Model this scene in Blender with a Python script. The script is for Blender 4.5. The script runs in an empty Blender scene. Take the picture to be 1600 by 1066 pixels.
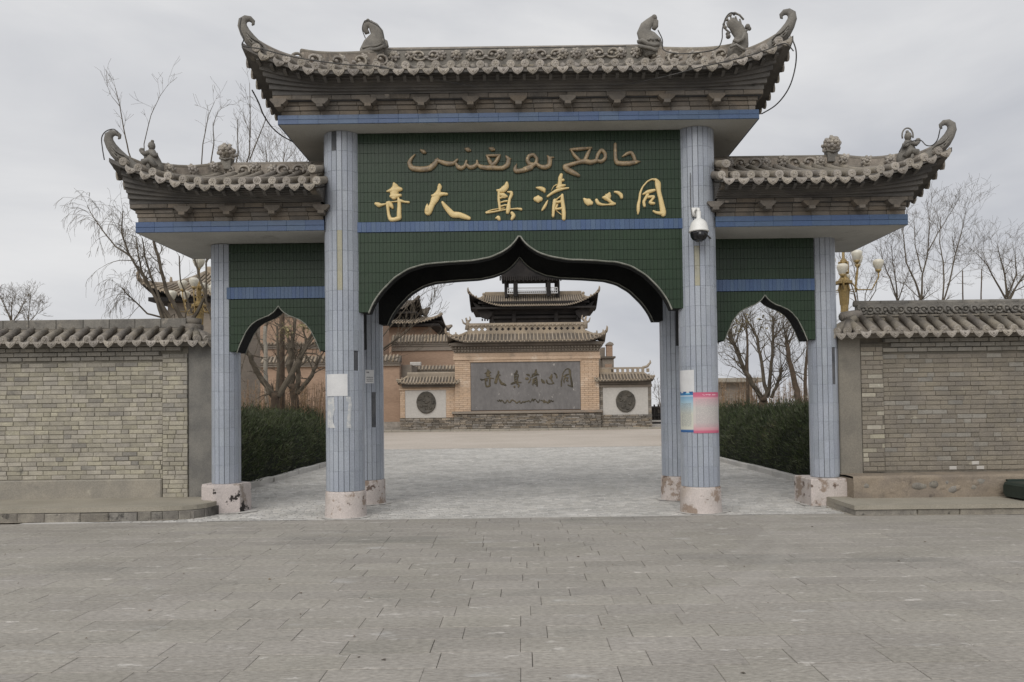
import bpy, math, random
import numpy as np
from mathutils import Vector, Matrix, noise as mnoise

S = bpy.context.scene
COL = S.collection
rng = random.Random(7)
PI = math.pi

# ------------------------------------------------------------------ camera
PITCH, ROLL = math.radians(1.35), math.radians(0.73)
CAMZ = 1.6
cd = bpy.data.cameras.new('camera')
cd.lens, cd.sensor_width, cd.sensor_fit = 27.0, 36.0, 'HORIZONTAL'
cd.shift_x, cd.shift_y = -0.01, 0.049375
cd.clip_start, cd.clip_end = 0.05, 3000
cam = bpy.data.objects.new('camera', cd)
cam.location = (0, 0, CAMZ)
cam.rotation_euler = (PI/2+PITCH, ROLL, 0)
COL.objects.link(cam)
S.camera = cam

# ------------------------------------------------------------------ sky + sun
SUN_EL, SUN_AZ = math.radians(42), math.radians(200)
w = bpy.data.worlds.new("World"); S.world = w; w.use_nodes = True
nt = w.node_tree; nt.nodes.clear()
N = nt.nodes.new; K = nt.links.new
sky = N('ShaderNodeTexSky'); sky.sky_type = 'NISHITA'; sky.sun_disc = False
sky.sun_elevation = SUN_EL; sky.sun_rotation = SUN_AZ; sky.dust_density = 4
tc = N('ShaderNodeTexCoord')
mp = N('ShaderNodeMapping'); mp.inputs['Scale'].default_value = (1.0, 1.0, 2.6)
mp.inputs['Location'].default_value = (0.4, 0.15, 0.3)
K(tc.outputs['Generated'], mp.inputs['Vector'])
n1 = N('ShaderNodeTexNoise'); n1.inputs['Scale'].default_value = 2.0; n1.inputs['Detail'].default_value = 7
n1.inputs['Roughness'].default_value = 0.52; n1.inputs['Distortion'].default_value = 0.35
K(mp.outputs[0], n1.inputs['Vector'])
rp = N('ShaderNodeValToRGB')
rp.color_ramp.elements[0].position = 0.33; rp.color_ramp.elements[0].color = (0.485, 0.50, 0.54, 1)
rp.color_ramp.elements[1].position = 0.64; rp.color_ramp.elements[1].color = (0.735, 0.737, 0.745, 1)
K(n1.outputs[0], rp.inputs[0])
sc_ = N('ShaderNodeVectorMath'); sc_.operation = 'SCALE'; sc_.inputs['Scale'].default_value = 10.0
K(rp.outputs[0], sc_.inputs[0])
hs = N('ShaderNodeHueSaturation'); hs.inputs['Saturation'].default_value = 0.25
K(sky.outputs[0], hs.inputs['Color'])
mx = N('ShaderNodeMix'); mx.data_type = 'RGBA'; mx.inputs[0].default_value = 0.93
K(hs.outputs[0], mx.inputs[6]); K(sc_.outputs[0], mx.inputs[7])
bg = N('ShaderNodeBackground'); bg.inputs['Strength'].default_value = 0.1
K(mx.outputs[2], bg.inputs['Color'])
wo = N('ShaderNodeOutputWorld'); K(bg.outputs[0], wo.inputs[0])

sl = bpy.data.lights.new('sun', 'SUN'); sl.energy = 1.5; sl.angle = math.radians(50); sl.color = (1, 0.965, 0.91)
sun = bpy.data.objects.new('sun', sl); COL.objects.link(sun)
sdir = Vector((math.sin(SUN_AZ)*math.cos(SUN_EL), math.cos(SUN_AZ)*math.cos(SUN_EL), math.sin(SUN_EL)))
sun.rotation_euler = sdir.to_track_quat('Z', 'Y').to_euler()
sun.location = (0, 0, 30)
vs = S.view_settings
vs.view_transform = 'Standard'; vs.look = 'None'; vs.exposure = 0.12; vs.gamma = 1.0; vs.use_curve_mapping = False

# ------------------------------------------------------------------ helpers
_R = (Matrix.Rotation(ROLL, 3, 'Y') @ Matrix.Rotation(PI/2+PITCH, 3, 'X'))
def at(px, py, Y):
    """point of the place at distance Y that was measured at pixel (px,py) of the 1600 px photo"""
    u = ((px-800)/1600+cd.shift_x)*36; v = (-(py-533)/1600+cd.shift_y)*36
    d = _R @ Vector((u, v, -27.0))
    return Vector((0, 0, CAMZ)) + d*(Y/d.y)
def span(px0, px1, py0, py1, Y):
    """x0,x1,z0,z1 of a rectangle measured in the photo, standing at distance Y"""
    pym, pxm = (py0+py1)/2, (px0+px1)/2
    return at(px0, pym, Y).x, at(px1, pym, Y).x, at(pxm, py1, Y).z, at(pxm, py0, Y).z

class MB:
    def __init__(s): s.v = []; s.f = []; s.uv = None
    def add(s, vs, fs):
        b = len(s.v); s.v.extend([tuple(p) for p in vs]); s.f.extend([tuple(i+b for i in f) for f in fs]); return s
    def box(s, x0, x1, y0, y1, z0, z1):
        return s.add([(x0,y0,z0),(x1,y0,z0),(x1,y1,z0),(x0,y1,z0),(x0,y0,z1),(x1,y0,z1),(x1,y1,z1),(x0,y1,z1)],
              [(0,3,2,1),(4,5,6,7),(0,1,5,4),(1,2,6,5),(2,3,7,6),(3,0,4,7)])
    def cbox(s, x0, x1, y0, y1, z0, z1, c=0.004, j=None):
        """box whose front (-y) edges are chamfered"""
        q = (lambda: 0) if j is None else (lambda: rng.uniform(-j, j))
        a = [(x0,z0),(x1,z0),(x1,z1),(x0,z1)]; b = [(x0+c,z0+c),(x1-c,z0+c),(x1-c,z1-c),(x0+c,z1-c)]
        vs = [(x,y1,z) for x,z in a]+[(x,y0+c,z) for x,z in a]+[(x+q(),y0+q()*.6,z+q()) for x,z in b]
        fs = [(8,9,10,11)]
        for i in range(4):
            k = (i+1) % 4
            fs += [(i,k,4+k,4+i),(4+i,4+k,8+k,8+i)]
        return s.add(vs, fs)
    def tbox(s, x0, x1, y0, y1, z0, z1, c=0.003, dz=(0,0,0,0)):
        """slab whose top edges are chamfered"""
        a = [(x0,y0),(x1,y0),(x1,y1),(x0,y1)]; b = [(x0+c,y0+c),(x1-c,y0+c),(x1-c,y1-c),(x0+c,y1-c)]
        vs = [(x,y,z0) for x,y in a]+[(x,y,z1-c+d) for (x,y),d in zip(a,dz)]+[(x,y,z1+d) for (x,y),d in zip(b,dz)]
        fs = [(8,9,10,11)]
        for i in range(4):
            k = (i+1) % 4
            fs += [(i,k,4+k,4+i),(4+i,4+k,8+k,8+i)]
        return s.add(vs, fs)
    def prism(s, poly, y0, y1, ax='y'):
        n = len(poly)
        if ax == 'y':
            A = [(x,y0,z) for x,z in poly]; B = [(x,y1,z) for x,z in poly]
        elif ax == 'z':
            A = [(x,y,y0) for x,y in poly]; B = [(x,y,y1) for x,y in poly]
        else:
            A = [(y0,x,z) for x,z in poly]; B = [(y1,x,z) for x,z in poly]
        fs = [tuple(range(n)), tuple(range(2*n-1, n-1, -1))]+[(i,(i+1)%n,n+(i+1)%n,n+i)[::-1] for i in range(n)]
        return s.add(A+B, fs)
    def tube(s, pts, rad, n=6, caps=True, squash=None):
        pts = [Vector(p) for p in pts]; m = len(pts)
        rad = [rad]*m if not hasattr(rad, '__len__') else rad
        ring = []; prev = None
        for i, p in enumerate(pts):
            t = (pts[min(i+1,m-1)]-pts[max(i-1,0)])
            if t.length < 1e-9: t = Vector((0,0,1))
            t.normalize()
            if prev is None:
                a = Vector((0,1,0)) if abs(t.y) < .9 else Vector((1,0,0))
                u = (a - t*a.dot(t)).normalized()
            else:
                u = prev - t*prev.dot(t)
                u = u.normalized() if u.length > 1e-6 else prev
            prev = u; wv = t.cross(u)
            for k in range(n):
                g = 2*PI*k/n
                q = u*math.cos(g)*rad[i]*(squash or 1) + wv*math.sin(g)*rad[i]
                ring.append(p+q)
        fs = []
        for i in range(m-1):
            for k in range(n):
                k2 = (k+1) % n
                fs.append((i*n+k, i*n+k2, (i+1)*n+k2, (i+1)*n+k))
        if caps:
            fs.append(tuple(range(n-1,-1,-1))); fs.append(tuple((m-1)*n+k for k in range(n)))
        return s.add(ring, fs)
    def lathe(s, prof, cx, cy, n=24, a0=0, caps=True):
        vs = []; m = len(prof)
        for r, z in prof:
            for k in range(n):
                g = a0+2*PI*k/n; vs.append((cx+r*math.cos(g), cy+r*math.sin(g), z))
        fs = [(i*n+k, i*n+(k+1)%n, (i+1)*n+(k+1)%n, (i+1)*n+k) for i in range(m-1) for k in range(n)]
        if caps: fs += [tuple(range(n-1,-1,-1)), tuple((m-1)*n+k for k in range(n))]
        return s.add(vs, fs)
    def ball(s, c, r, n=8, m=6, sx=1, sy=1, sz=1):
        vs = []; fs = []
        for i in range(m+1):
            a = -PI/2+PI*i/m
            for k in range(n):
                g = 2*PI*k/n
                vs.append((c[0]+r*sx*math.cos(a)*math.cos(g), c[1]+r*sy*math.cos(a)*math.sin(g), c[2]+r*sz*math.sin(a)))
        fs = [(i*n+k, i*n+(k+1)%n, (i+1)*n+(k+1)%n, (i+1)*n+k) for i in range(m) for k in range(n)]
        return s.add(vs, fs)
    def grid(s, fn, nu, nv, flip=False):
        vs = [fn(i/nu, j/nv) for j in range(nv+1) for i in range(nu+1)]
        fs = []
        for j in range(nv):
            for i in range(nu):
                a = j*(nu+1)+i; q = (a, a+1, a+nu+2, a+nu+1)
                fs.append(q[::-1] if flip else q)
        return s.add(vs, fs)
    def xf(s, M):
        s.v = [tuple(M @ Vector(p)) for p in s.v]; return s
    def mesh(s, name, smooth=False):
        me = bpy.data.meshes.new(name); me.from_pydata(s.v, [], s.f)
        if smooth: me.polygons.foreach_set('use_smooth', [True]*len(me.polygons))
        me.update(); return me

ORG = {}       # world origin of every object, so that parts are built in world coordinates
def link(name, me, m=None, parent=None, loc=(0,0,0), rot=None):
    o = bpy.data.objects.new(name, me); COL.objects.link(o)
    if m is not None and me is not None and len(me.materials) == 0: me.materials.append(m)
    loc = Vector(loc)
    if parent is not None:
        o.parent = parent; o.location = loc-ORG[parent]
    else: o.location = loc
    if rot: o.rotation_euler = rot
    ORG[o] = loc
    return o
def part(name, mb, m, parent=None, smooth=False, kind=None):
    o = link(name, mb.mesh(name, smooth), m, parent)
    if kind: o['kind'] = kind
    return o
def thing(name, label, cat, loc=(0,0,0), group=None):
    o = link(name, None, None, None, loc); tag(o, label, cat, group); return o
def tag(o, label, cat, group=None):
    o['label'] = label; o['category'] = cat
    if group: o['group'] = group
    return o
def struct(name, mb, m, smooth=False):
    o = part(name, mb, m, None, smooth); o['kind'] = 'structure'; return o
def npmesh(name, verts, faces, m, parent=None, kind=None):
    """big meshes from arrays: verts (n,3), faces (k,3 or 4)"""
    me = bpy.data.meshes.new(name); k = faces.shape[1]
    me.vertices.add(len(verts)); me.vertices.foreach_set('co', verts.astype(np.float32).ravel())
    me.loops.add(faces.size); me.loops.foreach_set('vertex_index', faces.astype(np.int32).ravel())
    me.polygons.add(len(faces)); me.polygons.foreach_set('loop_start', np.arange(0, faces.size, k, dtype=np.int32))
    me.update(calc_edges=True)
    o = link(name, me, m, parent)
    if kind: o['kind'] = kind
    return o

# ------------------------------------------------------------------ materials
def mat(name, c1, c2=None, scale=3.0, rough=0.85, piece=0.0, hue=0.0, bump=0.25, bscale=40.0, stain=None, fine=0.12,
        fscale=55.0, spec=0.3, stretch=(1,1,1), metal=0.0, lo=0.35, hi=0.65, scuff=None):
    m = bpy.data.materials.new(name); m.use_nodes = True
    t = m.node_tree; nd = t.nodes; ln = t.links; b = nd['Principled BSDF']
    b.inputs['Roughness'].default_value = rough; b.inputs['Specular IOR Level'].default_value = spec
    b.inputs['Metallic'].default_value = metal
    g = nd.new('ShaderNodeNewGeometry'); mp = nd.new('ShaderNodeMapping'); mp.inputs['Scale'].default_value = stretch
    ln.new(g.outputs['Position'], mp.inputs['Vector'])
    def noise(sc, det=6, rg=.6):
        n = nd.new('ShaderNodeTexNoise'); n.inputs['Scale'].default_value = sc; n.inputs['Detail'].default_value = det
        n.inputs['Roughness'].default_value = rg; ln.new(mp.outputs[0], n.inputs['Vector']); return n.outputs[0]
    def ramp(src, a, bb):
        r = nd.new('ShaderNodeMapRange'); r.inputs[1].default_value = a; r.inputs[2].default_value = bb
        r.interpolation_type = 'SMOOTHSTEP'; ln.new(src, r.inputs[0]); return r.outputs[0]
    def mixc(f, A, B, bt='MIX'):
        x = nd.new('ShaderNodeMix'); x.data_type = 'RGBA'; x.blend_type = bt
        if isinstance(f, (int, float)): x.inputs[0].default_value = f
        else: ln.new(f, x.inputs[0])
        for s_, i in ((A, 6), (B, 7)):
            if isinstance(s_, tuple): x.inputs[i].default_value = (*s_[:3], 1)
            else: ln.new(s_, x.inputs[i])
        return x.outputs[2]
    col = mixc(ramp(noise(scale), lo, hi), c1, c2 or c1)
    if stain:
        for sc, ss, thr, wid in stain:
            col = mixc(ramp(noise(ss, 8, .65), thr, thr+wid), col, sc)
    if fine:
        f = noise(fscale, 3, .7)
        r = nd.new('ShaderNodeMapRange'); r.inputs[1].default_value = .25; r.inputs[2].default_value = .75
        r.inputs[3].default_value = 1-fine*1.6; r.inputs[4].default_value = 1+fine*1.6; ln.new(f, r.inputs[0])
        x = nd.new('ShaderNodeVectorMath'); x.operation = 'SCALE'; ln.new(col, x.inputs[0]); ln.new(r.outputs[0], x.inputs['Scale']); col = x.outputs[0]
    if piece or hue:
        oi = nd.new('ShaderNodeObjectInfo'); ad = nd.new('ShaderNodeMath'); ad.operation = 'ADD'
        ln.new(oi.outputs['Random'], ad.inputs[0]); ln.new(g.outputs['Random Per Island'], ad.inputs[1])
        fr = nd.new('ShaderNodeMath'); fr.operation = 'FRACT'; ln.new(ad.outputs[0], fr.inputs[0])
        h = nd.new('ShaderNodeHueSaturation'); ln.new(col, h.inputs['Color'])
        r = nd.new('ShaderNodeMapRange'); r.inputs[3].default_value = 1-piece; r.inputs[4].default_value = 1+piece; ln.new(fr.outputs[0], r.inputs[0])
        ln.new(r.outputs[0], h.inputs['Value'])
        m7 = nd.new('ShaderNodeMath'); m7.operation = 'MULTIPLY'; m7.inputs[1].default_value = 7.31; ln.new(fr.outputs[0], m7.inputs[0])
        f7 = nd.new('ShaderNodeMath'); f7.operation = 'FRACT'; ln.new(m7.outputs[0], f7.inputs[0])
        r2 = nd.new('ShaderNodeMapRange'); r2.inputs[3].default_value = .5-hue; r2.inputs[4].default_value = .5+hue; ln.new(f7.outputs[0], r2.inputs[0])
        ln.new(r2.outputs[0], h.inputs['Hue'])
        r3 = nd.new('ShaderNodeMapRange'); r3.inputs[3].default_value = 1-piece; r3.inputs[4].default_value = 1+piece; ln.new(f7.outputs[0], r3.inputs[0])
        ln.new(r3.outputs[0], h.inputs['Saturation'])
        col = h.outputs[0]
    if scuff:
        for cx, cy, rr, wd, x0, x1, y0, y1 in scuff:
            sp = nd.new('ShaderNodeSeparateXYZ'); ln.new(g.outputs['Position'], sp.inputs[0])
            def mth(op, a, bb=None):
                x = nd.new('ShaderNodeMath'); x.operation = op
                for i, v in enumerate((a, bb)):
                    if v is None: continue
                    if isinstance(v, (int, float)): x.inputs[i].default_value = v
                    else: ln.new(v, x.inputs[i])
                return x.outputs[0]
            dx, dy = mth('SUBTRACT', sp.outputs[0], cx), mth('SUBTRACT', sp.outputs[1], cy)
            d = mth('ABSOLUTE', mth('SUBTRACT', mth('SQRT', mth('ADD', mth('MULTIPLY', dx, dx), mth('MULTIPLY', dy, dy))), rr))
            k = mth('MULTIPLY', ramp(d, wd, wd*.3), mth('MULTIPLY', ramp(sp.outputs[1], y0, y0+1.0), mth('MULTIPLY', mth('GREATER_THAN', sp.outputs[0], x0), ramp(sp.outputs[1], y1, y1-.8))))
            col = mixc(mth('MULTIPLY', k, .12), col, (.50,.475,.44))
    ln.new(col, b.inputs['Base Color'])
    if bump:
        bn = nd.new('ShaderNodeBump'); bn.inputs['Strength'].default_value = bump; bn.inputs['Distance'].default_value = .02
        ln.new(noise(bscale, 8, .65), bn.inputs['Height']); ln.new(bn.outputs[0], b.inputs['Normal'])
    return m

def srgb(r, g, b):
    f = lambda c: ((c/255+.055)/1.055)**2.4 if c > 10 else c/255/12.92
    return (f(r), f(g), f(b))

M = {}
M['slab'] = mat('slab', (.302,.281,.249), (.34,.317,.283), 1.1, .8, piece=.055, hue=.006, bump=.25, bscale=26, fine=.22, fscale=34, stretch=(.55,1.4,1),
                scuff=[(-3.498,11.217,6.88,.16,0,9,5.6,10.2),(-8.95,15.73,13.43,.12,0,9,7.6,10.8)], stain=[((.42,.405,.38), 2.4, .60, .10), ((.232,.222,.20), .5, .52, .2), ((.48,.455,.42), 6, .61, .06), ((.20,.19,.18), 1.7, .67, .06)])
M['joint'] = mat('joint', (.075,.07,.064), (.16,.15,.135), 3, .95)
M['sett'] = mat('sett', (.40,.387,.362), (.49,.473,.445), 1.0, .8, piece=.17, bump=.2, stain=[((.62,.60,.57), 2.6, .60, .08), ((.30,.29,.28), .6, .62, .25)])
M['sett_joint'] = mat('sett_joint', (.40,.388,.365), (.56,.545,.52), .8, .95)
M['tan'] = mat('tan', (.43,.38,.325), (.48,.425,.37), .25, .9, fine=.1, fscale=8, bump=.1, stain=[((.52,.48,.43), .3, .6, .1)])
M['dirt'] = mat('dirt', (.26,.225,.18), (.20,.175,.14), .6, .95)
M['concrete'] = mat('concrete', (.33,.30,.25), (.27,.25,.215), 2.2, .9, stain=[((.17,.16,.145), 1.5, .58, .18), ((.42,.385,.32), 2.6, .62, .1)], bump=.3)
M['step'] = mat('step', (.345,.315,.26), (.30,.275,.225), 1.6, .9, stain=[((.24,.225,.195), 1.1, .6, .2)], bump=.2)
M['stone'] = mat('stone', (.27,.25,.215), (.19,.175,.155), 5, .9, piece=.18, bump=.6, bscale=22, stain=[((.07,.066,.06), 4, .58, .1), ((.42,.39,.34), 6, .66, .06)])
M['mud'] = mat('mud', (.29,.24,.185), (.22,.185,.15), 3, .95, bump=.7, bscale=14, stain=[((.12,.10,.085), 3.2, .62, .1), ((.36,.30,.235), 2.0, .6, .15)])
M['pier'] = mat('pier', (.155,.15,.14), (.215,.205,.185), 2.4, .92, bump=.3, stain=[((.34,.33,.31), 7, .70, .04), ((.11,.108,.104), 1.6, .6, .2)])
M['pier_r'] = mat('pier_r', (.235,.215,.18), (.19,.175,.15), 2.0, .92, bump=.3, stain=[((.15,.14,.12), 1.3, .58, .2)])
M['brick'] = mat('brick', (.395,.365,.295), (.325,.30,.25), 6, .9, piece=.14, hue=.008, bump=.35, stain=[((.20,.19,.165), 2.3, .6, .14), ((.46,.44,.37), 8, .66, .06)])
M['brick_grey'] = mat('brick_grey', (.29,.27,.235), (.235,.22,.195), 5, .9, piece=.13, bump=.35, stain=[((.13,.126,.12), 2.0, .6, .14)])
M['brick_brown'] = mat('brick_brown', (.262,.232,.188), (.212,.19,.16), 2.6, .92, piece=.07, hue=.004, bump=.6, stain=[((.16,.15,.135), 1.5, .55, .2), ((.345,.32,.26), 3.5, .64, .08)])
M['mortar'] = mat('mortar', (.15,.138,.115), (.25,.23,.19), 5, .95, bump=.4)
M['mortar_brown'] = mat('mortar_brown', (.18,.16,.13), (.13,.118,.098), 3, .95, bump=.4)
M['rooftile'] = mat('rooftile', (.27,.24,.20), (.20,.18,.155), 7, .85, piece=.16, hue=.008, bump=.35, stain=[((.15,.14,.125), 3.2, .6, .14), ((.44,.40,.33), 9, .66, .06)])
M['eavetile'] = mat('eavetile', (.385,.35,.305), (.29,.262,.228), 8, .85, piece=.2, hue=.008, bump=.3, stain=[((.17,.16,.14), 3.2, .62, .14), ((.52,.48,.41), 9, .66, .06)])
M['carved'] = mat('carved', (.35,.305,.255), (.255,.222,.188), 8, .88, piece=.1, bump=.4, stain=[((.16,.15,.135), 4, .58, .14)])
M['greystone'] = mat('greystone', (.23,.215,.19), (.17,.16,.145), 6, .9, piece=.1, bump=.5, bscale=30, stain=[((.11,.105,.10), 4, .6, .12), ((.32,.29,.245), 5, .62, .1)])
M['soffit_dark'] = mat('soffit_dark', (.11,.105,.10), (.16,.15,.138), 2.0, .9, bump=.4, stretch=(1,1,3), stain=[((.26,.235,.20), 3.0, .63, .1), ((.06,.058,.055), 2.2, .58, .15)])
M['cornice'] = mat('cornice', (.20,.172,.142), (.14,.125,.108), 3, .9, piece=.2, bump=.35, stain=[((.32,.27,.215), 3.0, .64, .08), ((.09,.086,.08), 1.8, .6, .16)])
M['soffit'] = mat('soffit', (.50,.50,.475), (.43,.43,.41), 1.2, .9, bump=.2, stain=[((.30,.295,.28), 1.6, .56, .2), ((.60,.59,.55), 3, .64, .08)])
M['bluetile'] = mat('bluetile', (.058,.102,.195), (.068,.112,.205), 2, .38, piece=.07, hue=.006, bump=.06, bscale=10, stain=[((.115,.145,.205), 2.2, .64, .15)], spec=.45)
M['columntile'] = mat('columntile', (.325,.355,.405), (.365,.393,.44), 1.4, .34, piece=.06, hue=.006, bump=.06, bscale=12, spec=.5,
                      stain=[((.31,.33,.365), 1.2, .56, .2), ((.44,.45,.47), 3, .68, .06), ((.36,.34,.25), .9, .72, .06)])
M['columntile_stained'] = mat('columntile_stained', (.36,.34,.25), (.33,.325,.27), 3, .45, piece=.05, bump=.06, bscale=12, stain=[((.27,.24,.165), 3.0, .55, .1)])
M['grout'] = mat('grout', (.085,.09,.10), (.13,.13,.135), 4, .95)
M['gap'] = mat('gap', (.16,.135,.105), (.10,.088,.075), 9, .95, bump=.5)
M['greentile'] = mat('greentile', (.0165,.034,.017), (.022,.042,.0215), 1.1, .36, piece=.05, bump=.05, bscale=10, spec=.35,
                     stain=[((.028,.047,.027), 1.4, .6, .2)], fine=.08)
M['greengrout'] = mat('greengrout', (.022,.038,.022), (.050,.064,.046), 2.5, .95)
M['dark'] = mat('dark', (.020,.021,.022), (.027,.028,.028), 2, .95, fine=.1, spec=.1)
M['trim'] = mat('trim', (.30,.30,.265), (.19,.20,.17), 9, .9, bump=.5)
M['plinth_cracked'] = mat('plinth_cracked', (.56,.50,.475), (.50,.45,.43), 3, .8, bump=.7, bscale=12, stain=[((.34,.29,.255), 2.6, .55, .06), ((.035,.03,.028), 3.4, .56, .02), ((.62,.57,.55), 6, .66, .05)])
M['plinth'] = mat('plinth', (.56,.50,.47), (.50,.45,.42), 3, .8, bump=.5, bscale=16, stain=[((.42,.36,.315), 2.0, .48, .2), ((.30,.235,.19), 3.4, .51, .07), ((.16,.12,.10), 5.2, .59, .04), ((.62,.57,.54), 6, .66, .05)])
M['gold'] = mat('gold', (.74,.575,.285), (.67,.51,.235), 8, .42, fine=.06, bump=.1, spec=.5)
M['bronze'] = mat('bronze', (.36,.265,.15), (.20,.15,.095), 9, .42, fine=.12, bump=.25, spec=.6, stain=[((.60,.45,.25), 10, .60, .08), ((.09,.075,.06), 7, .62, .1)])
M['white'] = mat('white', (.78,.775,.75), None, 4, .4, fine=.02, bump=0, spec=.5)
M['black'] = mat('black', (.012,.012,.014), None, 4, .16, fine=0, bump=0, spec=.6)
M['cable'] = mat('cable', (.055,.055,.055), (.10,.095,.09), 9, .7, fine=0, bump=0)
M['bark'] = mat('bark', (.13,.095,.068), (.085,.064,.048), 9, .95, bump=.7, bscale=30, stain=[((.23,.20,.15), 6, .62, .1)])
M['twig'] = mat('twig', (.095,.078,.06), (.14,.118,.09), 5, .95, fine=.1, bump=0)
M['twig_y'] = mat('twig_y', (.33,.29,.15), (.22,.18,.115), 5, .95, fine=.1, bump=0)
M['drybrown'] = mat('drybrown', (.20,.135,.09), (.28,.20,.13), 4, .95, piece=.25, fine=.1, bump=0)
M['needle'] = mat('needle', (.052,.066,.036), (.095,.108,.058), 1.6, .75, piece=.35, hue=.02, fine=.05, bump=0, spec=.2, stain=[((.13,.12,.07), 1.2, .6, .1)])
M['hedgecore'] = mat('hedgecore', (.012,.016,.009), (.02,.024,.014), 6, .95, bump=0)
M['redbrick'] = mat('redbrick', (.365,.255,.185), (.31,.215,.155), .5, .92, fine=.12, fscale=6, bump=.3, bscale=9, stretch=(.5,.5,2.2), stain=[((.26,.19,.145), .35, .58, .2), ((.46,.34,.25), .8, .64, .1)])
M['greybrick_far'] = mat('greybrick_far', (.27,.235,.195), (.22,.19,.16), .5, .92, fine=.1, fscale=6, stretch=(.5,.5,2.2), bump=.2, bscale=8, stain=[((.34,.25,.185), .5, .58, .15)])
M['orange'] = mat('orange', (.53,.395,.285), (.47,.345,.245), .6, .9, fine=.08, fscale=7, piece=.05, bump=.2, bscale=8, stain=[((.60,.50,.40), .7, .54, .14), ((.37,.28,.205), .8, .58, .12)])
M['plaque'] = mat('plaque', (.15,.143,.141), (.185,.176,.173), .5, .6, fine=.1, fscale=5, bump=.1, stretch=(1,1,.5), stain=[((.36,.34,.32), 2.6, .635, .05)])
M['platter'] = mat('platter', (.055,.048,.033), (.12,.098,.06), 1.4, .7, fine=.2, fscale=4, bump=.5, bscale=5)
M['medallion'] = mat('medallion', (.095,.085,.07), (.065,.06,.052), 1.4, .7, fine=.2, fscale=4, bump=.5, bscale=5)
M['panelwhite'] = mat('panelwhite', (.50,.475,.44), (.46,.44,.41), .5, .9, fine=.06, fscale=6, bump=.1)
M['farstone'] = mat('farstone', (.27,.235,.195), (.19,.17,.145), 1.4, .95, piece=.35, fine=.15, fscale=5, bump=.5, bscale=6)
M['fartile'] = mat('fartile', (.345,.285,.215), (.27,.225,.175), 1.0, .9, piece=.12, fine=.1, fscale=8, bump=.2)
M['fartile_dark'] = mat('fartile_dark', (.16,.135,.11), (.11,.095,.08), 1.0, .9, fine=.1, fscale=8, bump=.2)
M['timber_dark'] = mat('timber_dark', (.022,.02,.02), (.035,.031,.029), .6, .9, fine=.15, fscale=3, bump=.1)
M['lampgold'] = mat('lampgold', (.36,.255,.10), (.26,.18,.07), 9, .35, fine=.15, fscale=30, bump=.4, bscale=40, spec=.6, metal=.25)
M['globe'] = mat('globe', (.70,.67,.58), (.64,.59,.48), 7, .35, fine=.05, bump=.05, spec=.5)
M['darkgreen'] = mat('darkgreen', (.022,.034,.028), (.03,.042,.035), 4, .5, fine=.1, bump=.05)
M['paper'] = mat('paper', (.66,.66,.66), (.60,.60,.605), 5, .85, fine=.03, bump=.05)
M['tornpaper'] = mat('tornpaper', (.56,.56,.55), (.44,.46,.48), 11, .9, fine=.05, bump=.1, lo=.45, hi=.55)

# ================================================================== GROUND
def flat(x0, x1, y0, y1, z): return MB().add([(x0,y0,z),(x1,y0,z),(x1,y1,z),(x0,y1,z)], [(0,1,2,3)])
struct('ground', flat(-900, 900, -60, 1500, -0.05), M['dirt'])
fore = struct('forecourt', flat(-14, 14, 0.5, 11.44, -0.012), M['joint'])
ORG[fore] = Vector((0,0,0))
EDGE = 11.43
slabs = []; y = 0.62; r_i = 0
while y < EDGE-.05:
    y1 = min(y+.297, EDGE)
    x = -12 + rng.uniform(0, .6)
    while x < 12:
        L = .60 if rng.random() < .9 else rng.choice([.3, .45, .75])
        slabs.append((x, x+L, y, y1)); x += L
    y += .30; r_i += 1
def inview(s): return abs((s[0]+s[1])/2+.05) < s[3]*.675+.3 and s[3] > 4.35
slabs.sort(key=lambda s: (not inview(s), (s[2]+s[3])/2))
slab_meshes = {}
rest = MB()
for i, (x0, x1, y0, y1) in enumerate(slabs):
    g = rng.choice([.0006, .0010, .0016, .0028]); gy = rng.choice([.0012, .002, .003, .0042]); dz = [rng.uniform(-.0016, .0016) for _ in range(4)]
    if i < 300:
        key = (round(x1-x0, 2), round(y1-y0, 3), rng.randrange(6))
        if key not in slab_meshes:
            hx, hy = (x1-x0)/2, (y1-y0)/2
            slab_meshes[key] = MB().tbox(-hx+g, hx-g, -hy+gy, hy-gy, -.04, 0, .0035, dz).mesh('paving_slab')
        link('paving_slab', slab_meshes[key], M['slab'], fore, ((x0+x1)/2, (y0+y1)/2, rng.uniform(-.0012, .0012)))
    else:
        rest.tbox(x0+g, x1-g, y0+gy, y1-gy, -.04, rng.uniform(-.0012, .0012), .0035, dz)
part('paving_slabs', rest, M['slab'], fore, kind='stuff')

pv = struct('entrance_paving', flat(-7.5, 7.5, 11.44, 32.4, -0.006), M['sett_joint'])
ORG[pv] = Vector((0,0,0))
rest = MB(); y = 11.46
while y < 32.2:
    x = -6 + rng.uniform(0, .2)
    while x < 6:
        L = rng.uniform(.10, .19); d = rng.uniform(-.004, .003)
        rest.tbox(x+.008, x+L-.008, y+.006, y+.094, -.03, d, .007, [rng.uniform(-.003, .003) for _ in range(4)]); x += L
    y += .10
part('paving_setts', rest, M['sett'], pv, kind='stuff')
struct('plaza', flat(-40, 40, 32.4, 58.6, -0.002), M['tan'])
kb = MB()
x = -34
while x < 34:
    kb.tbox(x+.01, x+1.49, 58.6, 59.0, -.04, .15, .02); x += 1.5
struct('plaza_kerb', kb, M['concrete'])
struct('terrace_ground', flat(-60, 60, 59.0, 140, 0.10), M['tan'])

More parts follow.
